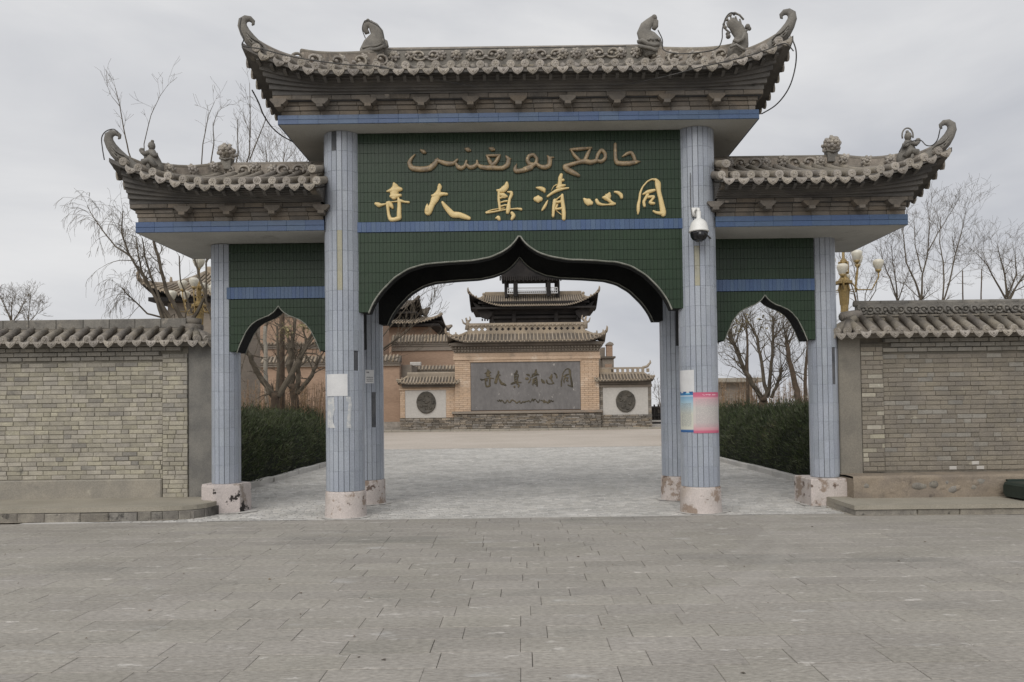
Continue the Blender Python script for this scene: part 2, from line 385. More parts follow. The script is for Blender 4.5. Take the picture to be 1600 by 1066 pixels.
# dry leaf scraps and grit lying on the paving
b = MB()
for i in range(55):
    yy_ = 4.4+7.2*rng.random()**1.3; xx_ = rng.uniform(-1, 1)*yy_*.72; q = rng.choice([.005, .007, .009, .012, .02]); a_ = rng.uniform(0, 6.3)
    P_ = [(xx_+q*math.cos(a_+t)*(1 if k % 2 else .55), yy_+q*math.sin(a_+t)*(1 if k % 2 else .55), .003+rng.uniform(0, .006)) for k, t in enumerate((0, 1.1, 2.2, 3.2, 4.3, 5.3))]
    b.add(P_+[(xx_, yy_, .011)], [(k, (k+1) % 6, 6) for k in range(6)])
part('leaf_scraps', b, mat('leaf_scraps', (.17,.125,.085), (.10,.085,.07), 9, .95, piece=.4, bump=0), fore, kind='stuff')

# ================================================================== STEPS IN FRONT OF THE WALLS
ls = thing('stone_step', 'low grey stone step with a rounded end under the left brick wall', 'step', (-8, 12.2, 0), 'low steps under the boundary walls')
curve = [(-5.45,11.66),(-5.2,11.72),(-5.02,11.84),(-4.93,12.0),(-4.9,12.2),(-4.9,12.4),(-5.2,12.42),(-5.2,13.3)]
front = [(-16,11.56),(-9,11.58),(-7,11.6),(-6,11.62)]
poly = front+curve+[(-16,13.3)]
mb = MB().prism([(x, y) for x, y in poly], .135, .205, 'z'); part('step_top', mb, M['step'], ls)
mb = MB().prism([(x+(.03 if x > -6 else 0), y+.05) for x, y in front+curve[:6]]+[(-5.2,12.5),(-16,12.5)], -.03, .134, 'z'); part('step_core', mb, M['joint'], ls)
# face stones follow the rounded end
pth = [Vector((a, b, 0)) for a, b in front+curve[:6]]
def walk(path, s):
    for a, b in zip(path, path[1:]):
        L = (b-a).length
        if s <= L: return a+(b-a)*(s/L), (b-a).normalized()
        s -= L
    return path[-1], (path[-1]-path[-2]).normalized()
tot = sum((b-a).length for a, b in zip(pth, pth[1:])); s_ = 5.0
while s_ < tot-.05:
    L = min(rng.uniform(.34, .62) if s_ < tot-1.5 else rng.uniform(.16, .24), tot-s_)
    p, d = walk(pth, s_+L/2); k = MB().cbox(-L/2+.002, L/2-.002, -.008, .07, -.03, .128+rng.uniform(-.008, .004), .012, .008)
    link('stone', k.mesh('stone'), M['stone'], ls, (p.x, p.y, 0), (0, 0, math.atan2(d.y, d.x))); s_ += L

rs = thing('stone_step', 'low concrete step with a square slanted end under the right brick wall', 'step', (7, 11.8, 0), 'low steps under the boundary walls')
pr_ = [(4.80,11.16),(16,11.08),(16,12.3),(4.86,12.3)]
part('step_top', MB().prism([(4.79,11.15),(16,11.07),(16,12.3),(4.84,12.32)], .088, .15, 'z'), M['step'], rs)
x = 4.81
while x < 15:
    L = rng.uniform(.5, 1.1)
    link('stone', MB().cbox(-L/2+.004, L/2-.004, 0, .5, -.03, .086, .01, .006).mesh('stone'), M['stone'], rs, (x+L/2, 11.17-(x-4.8)*.007, 0)); x += L
part('step_core', MB().box(4.83, 16, 11.4, 12.28, -.03, .085), M['concrete'], rs)

def dust(label_pts, wdt, z, seed, m):
    r = random.Random(seed); b = MB(); P = []
    for (x0, y0), (x1, y1) in zip(label_pts, label_pts[1:]):
        n = max(2, int(math.hypot(x1-x0, y1-y0)/.09))
        for i in range(n): P.append((x0+(x1-x0)*i/n, y0+(y1-y0)*i/n))
    P.append(label_pts[-1]); V = []
    for i, (x, y) in enumerate(P):
        a, c = P[max(0,i-1)], P[min(len(P)-1,i+1)]; dx, dy = c[0]-a[0], c[1]-a[1]; l = math.hypot(dx, dy) or 1
        q = max(.01, wdt*(.55+.9*mnoise.noise(Vector((x*2.1, y*2.1, seed)))+.35*mnoise.noise(Vector((x*9, y*9, seed)))))
        V += [(x, y, z), (x+dy/l*q, y-dx/l*q, z-.002)]
    b.add(V, [(2*i, 2*i+1, 2*i+3, 2*i+2) for i in range(len(P)-1)]); struct('dust', b, m)
M['dust'] = mat('dust', (.40,.36,.295), (.34,.305,.255), 5, .95, bump=.3)
M['cement'] = mat('cement', (.56,.54,.51), (.44,.425,.40), 4, .9, bump=.4)
dust([(-12,11.61),(-9,11.63),(-7,11.65),(-6,11.67),(-5.45,11.71),(-5.15,11.78),(-4.98,11.9)], .12, .006, 3, M['dust'])
dust([(4.80,12.2),(4.80,11.18),(7,11.15),(12,11.1)], .055, .006, 4, M['dust'])
dust([(-4.8,11.50),(-3.2,11.46),(-1,11.44),(1.5,11.44),(3.3,11.46),(4.7,11.46)], .05, .007, 5, M['cement'])
for k_, (cx_, cy_, rr_) in enumerate(((-2.73, 11.85, .31), (2.73, 11.85, .31), (-2.73, 13.5, .31), (2.73, 13.5, .31), (4.97, 12.67, .40), (-4.88, 12.67, .37))):
    dust([(cx_+rr_*math.cos(a), cy_+rr_*math.sin(a)) for a in np.linspace(0, 2*PI, 26)], .15, .0075+.0004*k_, 10+k_, M['cement'])

# ================================================================== BOUNDARY WALLS
def courses(x0, x1, z0, z1, yf, rowh=.0755, only=None):
    """list of bricks (x0,x1,z0,z1) in running courses with mixed stretchers and headers"""
    out = []; z = z0; i = 0
    while z+rowh <= z1+.01:
        x = x0-(.12 if i % 2 else 0)-(rng.uniform(0, .06))
        while x < x1-.02:
            L = .245 if rng.random() < .78 else .125
            a, b = max(x, x0), min(x+L, x1)
            if b-a > .03: out.append((a, b, z, z+rowh))
            x += L
        z += rowh; i += 1
    return out
def lay(parent, bricks, yf, pick, limit=300, g=.0062, proud=.004, ge=.5):
    """the bricks nearest to the gate are single parts, the remainder one part"""
    bricks.sort(key=lambda b: abs(b[0]))
    cache = {}; rests = {}
    for i, (x0, x1, z0, z1) in enumerate(bricks):
        m = pick(x0, z0); dy = rng.uniform(-proud, proud); gg = g*rng.uniform(.7, 1.5)
        L = round((x1-x0)/2-gg*ge*rng.uniform(.5, 1.4), 3); H = (z1-z0)/2-gg*.62
        if i < limit:
            L = round(L*250)/250; key = (L, rng.randrange(4), m.name)
            if key not in cache: cache[key] = MB().cbox(-L, L, 0, .09, -H, H, .006, .0035).mesh('brick')
            link('brick', cache[key], m, parent, ((x0+x1)/2, yf+dy, (z0+z1)/2), (0, rng.uniform(-.006, .006), 0))
        else:
            rests.setdefault(m.name, (m, MB()))[1].cbox(x0+gg*.5, x1-gg*.5, yf+dy, yf+.09, z0+gg*.6, z1-gg*.6, .006, .0035)
    for m, b in rests.values(): part('bricks', b, m, parent, kind='stuff')

# shared roof-tile pieces ------------------------------------------------
def tile_end_mesh(r=.066):
    b = MB(); n = 12
    b.tube([(0,.05,0),(0,-.012,0)], [r, r], n)
    b.tube([(0,-.012,0),(0,-.024,0)], [r, r*.93], n)
    b.tube([(0,-.0245,0),(0,-.0185,0)], [r*.74, r*.70], n)
    b.ball((0,-.02,0), r*.32, 6, 4)
    for k in range(6):
        a = PI*k/3; b.ball((math.cos(a)*r*.52, -.02, math.sin(a)*r*.52), r*.2, 5, 3)
    return b.mesh('tile_end')
def drip_mesh(wd=.085, h=.10):
    b = MB()
    P = [(-wd,.035),(-wd*.5,.012),(0,.004),(wd*.5,.012),(wd,.035),(wd*.96,-.012),(wd*.6,-h*.62),(0,-h),(-wd*.6,-h*.62),(-wd*.96,-.012)]
    b.prism(P, -.012, .014)
    b.tube([(-wd*.7,-.012,-.012),(-wd*.42,-.016,-h*.5),(0,-.016,-h*.8),(wd*.42,-.016,-h*.5),(wd*.7,-.012,-.012)], .007, 4)
    b.ball((0,-.012,-.03), .02, 6, 4)
    return b.mesh('drip_tile')
ME_END, ME_DRIP = tile_end_mesh(), drip_mesh()
MG_END, MG_DRIP = tile_end_mesh(.063), drip_mesh(.086, .088)

def coping(parent, x0, x1, ye, ze, yr, zr, step, rad, depth_back, m_t, m_e, hipdir, mesh_end, mesh_drip):
    """tiled coping of a wall: barrel tiles running down to the eave, drip tiles between them"""
    part('coping_slope', MB().prism([(ye+.03, ze-.05),(ye+.03, ze-.012),(yr, zr-.03),(yr+depth_back, zr-.03),(2*yr+depth_back-ye, ze-.012),(2*yr+depth_back-ye, ze-.05)], x0, x1, 'x'), M['cornice'], parent)
    x = x1 if hipdir > 0 else x0
    xs = []
    while x0-.01 <= x <= x1+.01: xs.append(x); x -= hipdir*step
    sl = Vector((0, yr-ye, zr-ze)); L = sl.length; th = math.atan2(zr-ze, yr-ye)
    bar = MB(); k = .55
    bar.tube([(0,0,0),(0,L*k,0),(0,L*k+.001,0),(0,L*1.02,0)], [rad, rad*.98, rad*.88, rad*.86], 10)
    bm_ = bar.mesh('barrel_tile', True)
    for i, x in enumerate(xs):
        dz = rng.uniform(-.006, .006); dx = rng.uniform(-.008, .008)
        link('barrel_tile', bm_, m_t, parent, (x+dx, ye, ze+.02+dz), (th, rng.uniform(-.05,.05), rng.uniform(-.035, .035)))
        link('tile_end', mesh_end, m_e, parent, (x+dx, ye-.002, ze+.02+dz), (th*.4, rng.uniform(-.3,.3), 0))
        if i < len(xs)-1:
            link('drip_tile', mesh_drip, m_e, parent, (x-hipdir*step/2+dx, ye-.01+rng.uniform(-.006,.006), ze-.022+dz), (rng.uniform(-.25,-.1), rng.uniform(-.06,.06), 0))
    # the turned end: three tiles fanning round the corner and the ridge-end roll
    xe = x1 if hipdir > 0 else x0
    for a, l in ((.45, .95), (.95, .8), (1.45, .72)):
        c, s2 = math.cos(a), math.sin(a)
        o = link('barrel_tile', bm_, m_t, parent, (xe+hipdir*(.04+.30*s2), ye+(1-c)*.36, ze+.015), (th, 0, hipdir*a))
        link('tile_end', mesh_end, m_e, parent, (xe+hipdir*(.04+.30*s2), ye+(1-c)*.36, ze+.015), (th*.4, 0, hipdir*a))
        a2 = a-.25; c, s2 = math.cos(a2), math.sin(a2)
        link('drip_tile', mesh_drip, m_e, parent, (xe+hipdir*(.05+.30*s2), ye+(1-c)*.36, ze-.03), (-.15, 0, hipdir*a2))

# ---- left wall
lw = thing('brick_wall', 'yellowish grey brick boundary wall with plain slab ridge left of the gate', 'wall', (-8, 13, 0), 'brick boundary walls beside the gate')
YL = 12.95
part('wall_core', MB().box(-16, -5.63, YL+.012, YL+.42, .18, 2.80), M['mortar'], lw)
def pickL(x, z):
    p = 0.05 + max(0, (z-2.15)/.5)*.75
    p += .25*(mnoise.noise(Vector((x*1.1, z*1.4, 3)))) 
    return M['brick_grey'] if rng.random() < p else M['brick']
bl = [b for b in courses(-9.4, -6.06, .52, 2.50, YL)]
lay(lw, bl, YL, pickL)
part('pilaster_core', MB().box(-6.045, -5.635, YL-.024, YL+.02, .2, 2.62), M['mortar'], lw)
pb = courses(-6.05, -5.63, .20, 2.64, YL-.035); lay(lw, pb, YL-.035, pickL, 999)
for k, (zz, yy) in enumerate(((2.515, -.02), (2.59, -.045), (2.665, -.075))):
    cb = [(a, a+.24, zz, zz+.072) for a in np.arange(-9.4+.12*(k%2), -5.8 if k==2 else -6.2, .245)]
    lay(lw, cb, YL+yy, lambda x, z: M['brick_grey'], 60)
part('wall_plinth', MB().cbox(-16, -6.07, YL-.03, YL+.05, .17, .515, .02), M['concrete'], lw)
part('plaster_pier', MB().cbox(-5.625, -5.17, YL-.01, YL+.36, .17, 2.86, .012), M['pier'], lw)
part('coping_bed', MB().box(-16, -5.5, YL-.15, YL+.5, 2.742, 2.79), M['brick_grey'], lw)
coping(lw, -11, -5.55, 12.68, 2.835, 13.08, 3.04, .232, .062, .14, M['rooftile'], M['eavetile'], 1, ME_END, ME_DRIP)
x = -5.72
while x > -12:
    L = rng.uniform(.43, .47)
    link('ridge_block', MB().cbox(-L/2+.003, L/2-.003, 0, .14, 0, .165, .008, .004).mesh('ridge_block'), M['greystone'], lw, (x-L/2, 13.08, 3.07)); x -= L
part('ridge_bed', MB().box(-13, -5.6, 13.06, 13.24, 2.98, 3.068), M['rooftile'], lw)
mb = MB().tube([(-5.78,13.15,3.10),(-5.47,13.12,3.06)], [.075,.07], 10); mb.tube([(-5.74,13.15,3.20),(-5.5,13.15,3.18)], [.06,.055], 8)
part('ridge_end', mb, M['rooftile'], lw, True)

# ---- right wall
rw = thing('brick_wall', 'brownish brick boundary wall with carved ridge and stone base right of the gate', 'wall', (8, 12.7, 0), 'brick boundary walls beside the gate')
YR = 12.6
part('wall_core', MB().box(5.55, 16, YR+.03, YR+.42, .3, 2.72), M['mortar_brown'], rw)
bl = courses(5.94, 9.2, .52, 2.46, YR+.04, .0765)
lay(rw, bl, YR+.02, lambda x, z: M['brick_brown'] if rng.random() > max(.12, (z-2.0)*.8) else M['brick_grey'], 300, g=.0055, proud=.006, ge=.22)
part('pilaster_core', MB().box(5.57, 5.925, YR-.009, YR+.04, .5, 2.61), M['mortar_brown'], rw)
pb = courses(5.565, 5.93, .52, 2.62, YR-.02); lay(rw, pb, YR-.02, lambda x, z: M['brick'] if rng.random() < .22 else M['brick_brown'], 999)
for k, (zz, yy) in enumerate(((2.47, 0), (2.547, -.03), (2.622, -.06))):
    cb = [(a, a+.24, zz, zz+.072) for a in np.arange(5.94+.12*(k%2), 9.2, .245)]
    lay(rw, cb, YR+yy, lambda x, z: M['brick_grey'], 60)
part('plaster_pier', MB().cbox(5.19, 5.56, YR-.03, YR+.38, .3, 2.72, .015), M['pier_r'], rw)
part('coping_bed', MB().box(5.2, 16, YR-.14, YR+.5, 2.70, 2.748), M['brick_grey'], rw)
coping(rw, 5.42, 11, 12.3, 2.79, 12.74, 3.03, .226, .066, .14, M['rooftile'], M['eavetile'], -1, ME_END, ME_DRIP)
part('ridge_core', MB().box(5.62, 13, 12.78, 12.90, 3.0, 3.29), M['greystone'], rw)
mb = MB(); mb.box(5.5, 13, 12.735, 12.94, 2.985, 3.05); mb.box(5.66, 13, 12.745, 12.93, 3.075, 3.10); part('ridge_bed', mb, M['rooftile'], rw)
x = 5.58
while x < 12:
    L = rng.uniform(.42, .5)
    link('ridge_cap', MB().tube([(0,0,0),(L*.97,0,0)], [.052,.052], 10).mesh('ridge_cap', True), M['greystone'], rw, (x, 12.84, 3.30)); x += L
def curl_mesh():
    b = MB()
    b.tube([(.062*math.cos(a), -.0-.012*math.sin(a*2), .055*math.sin(a)) for a in np.linspace(.3, 5.2, 12)], [.02]*6+[.024]*4+[.015]*2, 5)
    b.ball((0,-.01,0), .03, 6, 4); b.ball((.05,-.012,-.045), .026, 6, 4)
    return b.mesh('carved_scroll', True)
ME_CURL = curl_mesh(); x = 5.7
while x < 9.2:
    link('carved_scroll', ME_CURL, M['carved' if rng.random() < .4 else 'greystone'], rw, (x, 12.765, 3.185), (0, rng.choice([0, .5, -.4, 2.6]), 0), ); x += rng.uniform(.115, .15)
part('ridge_end', MB().tube([(5.66,12.8,3.12),(5.34,12.74,3.07)], [.085,.085], 12).tube([(5.335,12.739,3.07),(5.31,12.735,3.066)], [.07,.06], 12), M['rooftile'], rw, True)
def rough_box(x0, x1, y0, y1, z0, z1, n, amp, seed):
    def f(u, v):
        if v < .5: p = Vector((x0+(x1-x0)*u, y0, z0+(z1-z0)*v*2))
        else: p = Vector((x0+(x1-x0)*u, y0+(y1-y0)*(v-.5)*2, z1))
        q = mnoise.noise(p*5+Vector((seed,0,0)))+.5*mnoise.noise(p*12)
        return (p.x, p.y-amp*q*(1 if v < .55 else .2), p.z+(amp*.5*q if v >= .5 else 0))
    return MB().grid(f, n, 16)
part('mud_base', rough_box(5.16, 16, 12.03, 12.9, .14, .49, 220, .018, 4), M['mud'], rw, True)
part('mud_base_end', MB().box(5.17, 5.6, 12.06, 12.9, .14, .45), M['mud'], rw)
for i in range(22):
    xx = rng.uniform(5.3, 8.2); zz = rng.uniform(.24, .40); r = rng.uniform(.06, .12)
    b = MB().ball((0,0,0), r, 8, 5, rng.uniform(.9, 1.5), .45, rng.uniform(.6, .9))
    link('stone', b.mesh('stone', True), M['mud'] if rng.random() < .75 else M['stone'], rw, (xx, 12.035+r*.30, zz), (0, rng.uniform(-.4, .4), 0))
for xx, zz in ((7.05, .555), (7.42, .632), (7.5, .555)):
    link('brick', MB().cbox(-.06, .06, 0, .06, -.028, .028, .005, .002).mesh('brick'), M['panelwhite'], rw, (xx, YR+.012, zz))

# dark green trough at the right edge of the photo
tg = thing('trough', 'dark green rounded trough on the right step, cut off by the photo edge', 'trough', (7.5, 11.6, .15))
b = MB(); L0 = 7.40
prof = [(11.35,.16),(11.9,.16),(11.96,.22),(11.96,.36),(11.92,.40),(11.33,.40),(11.29,.36),(11.29,.22)]
ring = []
for xx, k in ((L0,.75),(L0+.05,.95),(L0+.14,1),(8.2,1),(8.28,.85)):
    ring.append([(xx, 11.625+(yy-11.625)*k, .28+(zz-.28)*k+.03*(k-1)) for yy, zz in prof])
vs_ = [p for r in ring for p in r]; n8 = len(prof)
b.add(vs_, [(i*n8+k, i*n8+(k+1)%n8, (i+1)*n8+(k+1)%n8, (i+1)*n8+k) for i in range(4) for k in range(n8)]+[tuple(range(n8))[::-1], tuple(4*n8+k for k in range(n8))])
part('body', b, M['darkgreen'], tg)
part('rim', MB().box(L0+.1, 8.2, 11.28, 11.335, .395, .425), M['darkgreen'], tg); part('rim', MB().box(L0+.1, 8.2, 11.915, 11.97, .395, .425), M['darkgreen'], tg)

# ================================================================== GATE
gate = thing('gateway', 'three-bay gateway with blue tiled columns, green tiled arches and upswept tile roofs', 'gate', (0, 12.6, 0))
CX, YF, YB, RC = 2.73, 11.85, 13.5, .290

# ---- columns
def column(x, y, r, z0, z1, base, label, ntile, rowh, pick_front, missing=(), off=0.0, stained=()):
    c = part('column', MB().lathe([(r-.012, z0-.02),(r-.012, z1)], x, y, 28), M['grout'], gate)
    c['label'] = label
    if base == 'round':
        b = MB(); R = r+.018
        prof = [(R+.012,-.02),(R+.006,.05),(R,.12),(R-.004,z0-.03),(R-.015,z0-.005),(r-.02,z0)]
        n = 40
        for rr, z in prof:
            for k in range(n):
                a = 2*PI*k/n; q = .008*mnoise.noise(Vector((math.cos(a)*4, math.sin(a)*4+x, z*9)))
                b.v.append((x+(rr+q)*math.cos(a), y+(rr+q)*math.sin(a), z))
        m_ = len(prof)
        b.f += [(i*n+k, i*n+(k+1)%n, (i+1)*n+(k+1)%n, (i+1)*n+k) for i in range(m_-1) for k in range(n)]+[tuple((m_-1)*n+k for k in range(n))]
        part('column_base', b, M['plinth'], c, True)
    elif base == 'facet':
        b = MB().lathe([(.385,-.02),(.382,z0-.05),(.37,z0-.005),(r-.02,z0)], x, y, 6, math.radians(-98))
        part('column_base', b, M['plinth_cracked'], c)
    else:
        R = base; b = MB().tbox(x-R, x+R, y-R, y+R, -.02, z0-.005, .02)
        part('column_base', b, M['plinth'], c)
    wdt = 2*PI*r/ntile; nr = int(round((z1-z0)/rowh)); rh = (z1-z0)/nr
    hw = wdt/2-.0044
    # tile: flat facet, local -y is outward
    me = [MB().cbox(-hw, hw, -.006, .014, -rh/2+.0004, rh/2-.0004, .003).mesh('column_tile') for _ in range(2)]
    rest = MB(); out = []
    for i in range(nr):
        for k in range(ntile):
            a = -PI/2+2*PI*(k+off)/ntile
            zc = z0+rh*(i+.5)
            if (i, k) in missing: continue
            front = math.sin(a) < -.08
            out.append((front, i, a, zc, (i, k) in stained))
    for front, i, a, zc, st_ in out:
        rr = r-.006+rng.uniform(-.001, .0012)
        px_, py_ = x+rr*math.cos(a), y+rr*math.sin(a)
        rz = a+PI/2+rng.uniform(-.012, .012)
        if front and pick_front(i):
            o = link('column_tile', me[1 if st_ else 0], M['columntile_stained' if st_ else 'columntile'], c, (px_, py_, zc), (0, 0, rz))
        else:
            T = Matrix.Translation((px_, py_, zc)) @ Matrix.Rotation(rz, 4, 'Z')
            q = MB().cbox(-hw, hw, -.006, .014, -rh/2+.0004, rh/2-.0004, .003).xf(T); rest.add(q.v, q.f)
    part('column_tiles', rest, M['columntile'], c, kind='stuff')
    return c
ZS = 5.872     # underside of the centre roof slab
NT = 22
L_missing = {(16, 21), (6, 3), (15, 18)} ; R_missing = {(7, 5), (8, 5)}
colFL = column(-CX, YF, RC, .40, ZS, 'round', 'front left column with blank notice and torn paper', NT, .305, lambda i: i < 14, {(17, 21), (6, 3)}, 0.0, {(10, 0), (11, 0), (12, 0)})
colFR = column(CX, YF, RC, .40, ZS, 'round', 'front right column with camera and coloured posters', NT, .305, lambda i: i < 14, {(7, 4), (8, 4)}, .3, {(10, 21), (11, 21)})
colRL = column(-CX, YB, RC, .42, ZS, 'round', 'rear left column', NT, .305, lambda i: False, {(3, 2), (4, 2)}, .2)
colRR = column(CX, YB, RC, .42, ZS, 'round', 'rear right column', NT, .305, lambda i: False, (), .6)
colWL = column(-4.88, 12.67, .226, .46, 4.36, 'facet', 'left outer column on a cracked whitewashed base', 17, .305, lambda i: False, (), .1)
colWR = column(4.97, 12.67, .226, .44, 4.36, .375, 'right outer column on a whitewashed square base', 17, .305, lambda i: False, {(5, 1), (6, 1)}, .4)

# ---- arch walls
OG = [(0,1),(.026,.915),(.06,.845),(.115,.77),(.2,.705),(.31,.665),(.47,.65),(.64,.622),(.736,.568),(.83,.455),(.92,.275),(.965,.15),(.99,.055),(1,0)]
OW = [(0,1),(.05,.93),(.12,.86),(.25,.785),(.40,.735),(.52,.685),(.65,.60),(.78,.45),(.90,.23),(.97,.07),(1,0)]
def arch_fn(c, half, zs, h, tab):
    us = np.array([p[0] for p in tab]); hs_ = np.array([p[1] for p in tab])
    du = np.linspace(0, 1, 401); dh = np.interp(du, us, hs_)
    ker = np.ones(17)/17; sm = np.convolve(np.pad(dh, 8, mode='edge'), ker, 'valid')
    wgt = np.clip(np.minimum(du/.05, (1-du)/.06), 0, 1); dh = dh*(1-wgt)+sm*wgt
    return lambda x: zs if abs(x-c) >= half else zs+h*float(np.interp(abs(x-c)/half, du, dh))
def arch_block(x0, x1, y0, y1, ztop, fn, c, half, m_in, name):
    xs = sorted(set([x0, x1]+[c+half*t for t in np.linspace(-1, 1, 121)]+[c-half-.0005, c+half+.0005]))
    xs = [x for x in xs if x0 <= x <= x1]
    b = MB(); n = len(xs)
    for x in xs:
        z = fn(x); b.v += [(x,y0,z),(x,y0,ztop),(x,y1,z),(x,y1,ztop)]
    for i in range(n-1):
        a, d = i*4, i*4+4
        b.f += [(a,d,d+1,a+1),(d+2,a+2,a+3,d+3),(a+2,d+2,d,a),(a+1,d+1,d+3,a+3)]
    b.f += [(0,1,3,2),((n-1)*4+1,(n-1)*4,(n-1)*4+2,(n-1)*4+3)]
    return part(name, b, m_in, gate)
def tile_panel(x0, x1, z0, z1, yf, fn, tw, th, m, parent, name, kind='stuff', stag=False):
    b = MB(); nx = int(round((x1-x0)/tw)); nz = int(round((z1-z0)/th)); tw = (x1-x0)/nx; th = (z1-z0)/nz
    for j in range(nz):
        for i in range(nx):
            xa, xb = x0+i*tw+.0007, x0+(i+1)*tw-.0007; za, zb = z0+j*th+.0014, z0+(j+1)*th-.0014
            fa, fb = fn(xa)+.004, fn(xb)+.004
            pa, pb_ = max(za, fa), max(za, fb)
            if pa >= zb-.004 and pb_ >= zb-.004: continue
            if pa > zb-.004 or pb_ > zb-.004:   # clipped to a triangle-like sliver
                pa, pb_ = min(pa, zb-.001), min(pb_, zb-.001)
            yo = yf+rng.uniform(-.0006, .0006); c = .0012
            v = [(xa,yf+.012,pa),(xb,yf+.012,pb_),(xb,yf+.012,zb),(xa,yf+.012,zb),(xa+c,yo,pa+c),(xb-c,yo,pb_+c),(xb-c,yo,zb-c),(xa+c,yo,zb-c)]
            b.add(v, [(4,5,6,7),(0,1,5,4),(1,2,6,5),(2,3,7,6),(3,0,4,7)])
    o = part(name, b, m, parent, kind=kind); return o
def strip_tiles(x0, x1, rows, yf, tl, m, parent, vertical=False, side=None):
    """blue tile bands, every tile a part"""
    cache = {}
    for z0, z1 in rows:
        n = max(1, int(round((x1-x0)/tl))); t = (x1-x0)/n
        h = (z1-z0)/2
        key = (round(t, 4), round(h, 4))
        if key not in cache: cache[key] = MB().cbox(-t/2+.0006, t/2-.0006, 0, .02, -h+.0006, h-.0006, .002).mesh('blue_tile')
        for i in range(n):
            a = x0+t*(i+.5)
            if side is None: link('blue_tile', cache[key], m, parent, (a, yf+rng.uniform(-.0015, .0015), (z0+z1)/2), (rng.uniform(-.008,.008), 0, 0))
            else: link('blue_tile', cache[key], m, parent, (side, a, (z0+z1)/2), (0, 0, yf))

fnM = arch_fn(-.01, 2.315, 3.115, 1.175, OG)
fnB = lambda x: fnM(x)+.004
main = arch_block(-2.72, 2.72, 11.72, 11.98, 5.87, fnM, -.01, 2.315, M['dark'], 'main_arch'); main['label'] = 'front wall of the main arch with raised writing'
rear = arch_block(-2.72, 2.72, 13.36, 13.62, 5.87, fnB, -.01, 2.315, M['dark'], 'main_arch'); rear['label'] = 'dark rear wall of the main arch'
bed = MB(); xs = np.linspace(-2.5, 2.5, 161)
for x in xs: bed.v += [(x,11.718,fnM(x)),(x,11.718,5.868)]
bed.f = [(2*i,2*i+2,2*i+3,2*i+1) for i in range(160)]
part('tile_bed', bed, M['greengrout'], main)
tile_panel(-2.5, 2.5, 4.502, 5.868, 11.702, lambda x: 0, .0575, .152, M['greentile'], main, 'green_tiles')
tile_panel(-2.5, 2.5, 3.105, 4.338, 11.702, fnM, .0575, .154, M['greentile'], main, 'green_tiles')
strip_tiles(-2.5, 2.5, [(4.342, 4.498)], 11.688, .075, M['bluetile'], main)
def trim(fn, c, half, y, r, parent, z1):
    pts = [(c-half-.004, y, z1)]+[(c+half*t, y+.004*mnoise.noise(Vector((t*9, y, 0))), fn(c+half*t)-.001+.006*mnoise.noise(Vector((t*14, y, 5)))) for t in np.linspace(-.999, .999, 130)]+[(c+half+.004, y, z1)]
    part('arch_edge', MB().tube(pts, r, 5), M['trim'], parent, True)
trim(fnM, -.01, 2.315, 11.708, .014, main, 3.10); trim(fnM, -.01, 2.315, 13.352, .009, rear, 3.10)
for sx in (-1, 1):
    part('side_lintel', MB().box(sx*2.74 if sx < 0 else 2.66, sx*2.66 if sx < 0 else 2.74, 11.9, 13.4, 3.3, 5.86).box(min(sx*2.6,sx*2.96), max(sx*2.6,sx*2.96), 12.44, 12.9, 2.64, 4.35), M['dark'], gate)

for sx, cxa, zs, lab in ((-1, -3.955, 2.60, 'left side arch'), (1, 3.985, 2.68, 'right side arch')):
    xin, xout = 2.9, 4.80
    x0, x1 = (-xout, -xin) if sx < 0 else (xin, xout)
    fnW = arch_fn(cxa, .675, zs, .745, OW)
    wa = arch_block(x0, x1, 12.50, 12.86, 4.365, fnW, cxa, .675, M['dark'], 'side_arch'); wa['label'] = lab
    bed = MB(); xs = np.linspace(x0+.01, x1-.01, 121)
    for x in xs: bed.v += [(x,12.498,fnW(x)),(x,12.498,4.363)]
    bed.f = [(2*i,2*i+2,2*i+3,2*i+1) for i in range(120)]
    part('tile_bed', bed, M['greengrout'], wa)
    zb0 = 3.46 if sx < 0 else 3.485; zb1 = zb0+.19
    tile_panel(x0+.01, x1-.01, zb1+.004, 4.36, 12.482, lambda x: 0, .0575, .152, M['greentile'], wa, 'green_tiles')
    tile_panel(x0+.01, x1-.01, zs-.01, zb0-.004, 12.482, fnW, .0575, .154, M['greentile'], wa, 'green_tiles')
    strip_tiles(x0+.01, x1-.01, [(zb0, zb1)], 12.462, .062, M['bluetile'], wa)
    trim(fnW, cxa, .675, 12.488, .010, wa, zs-.02); trim(fnW, cxa, .675, 12.862, .008, wa, zs-.02)

# ---- roofs ---------------------------------------------------------------
class Roof:
    """hipped roof surface with upswept corners; hips only at the sides listed"""
    def __init__(s, cx, cy, x0, x1, D, z0, H, hipL, hipR, ups, amt, gpow=1.3):
        s.cx, s.cy, s.x0, s.x1, s.D, s.z0, s.H, s.hipL, s.hipR, s.ups, s.amt, s.gp = cx, cy, x0, x1, D, z0, H, hipL, hipR, ups, amt, gpow
    def t(s, x, y):
        v = (s.D-abs(y-s.cy))/s.D
        if s.hipL: v = min(v, (x-s.x0)/s.hipL)
        if s.hipR: v = min(v, (s.x1-x)/s.hipR)
        return max(0, min(1, v))
    def upz(s, x, y):
        g = max(0, (abs(y-s.cy)/s.D-.25)/.75)**s.gp; f = 0
        if s.hipL: f = max(f, (s.x0+s.ups-x)/s.ups)
        if s.hipR: f = max(f, (x-(s.x1-s.ups))/s.ups)
        return s.amt*(max(0, f)**1.8)*g
    def z(s, x, y):
        t = s.t(x, y); return s.z0+s.H*t*(.72+.28*t)+s.upz(x, y)
    def ridge(s): return (s.x0+(s.hipL or 0), s.x1-(s.hipR or 0))

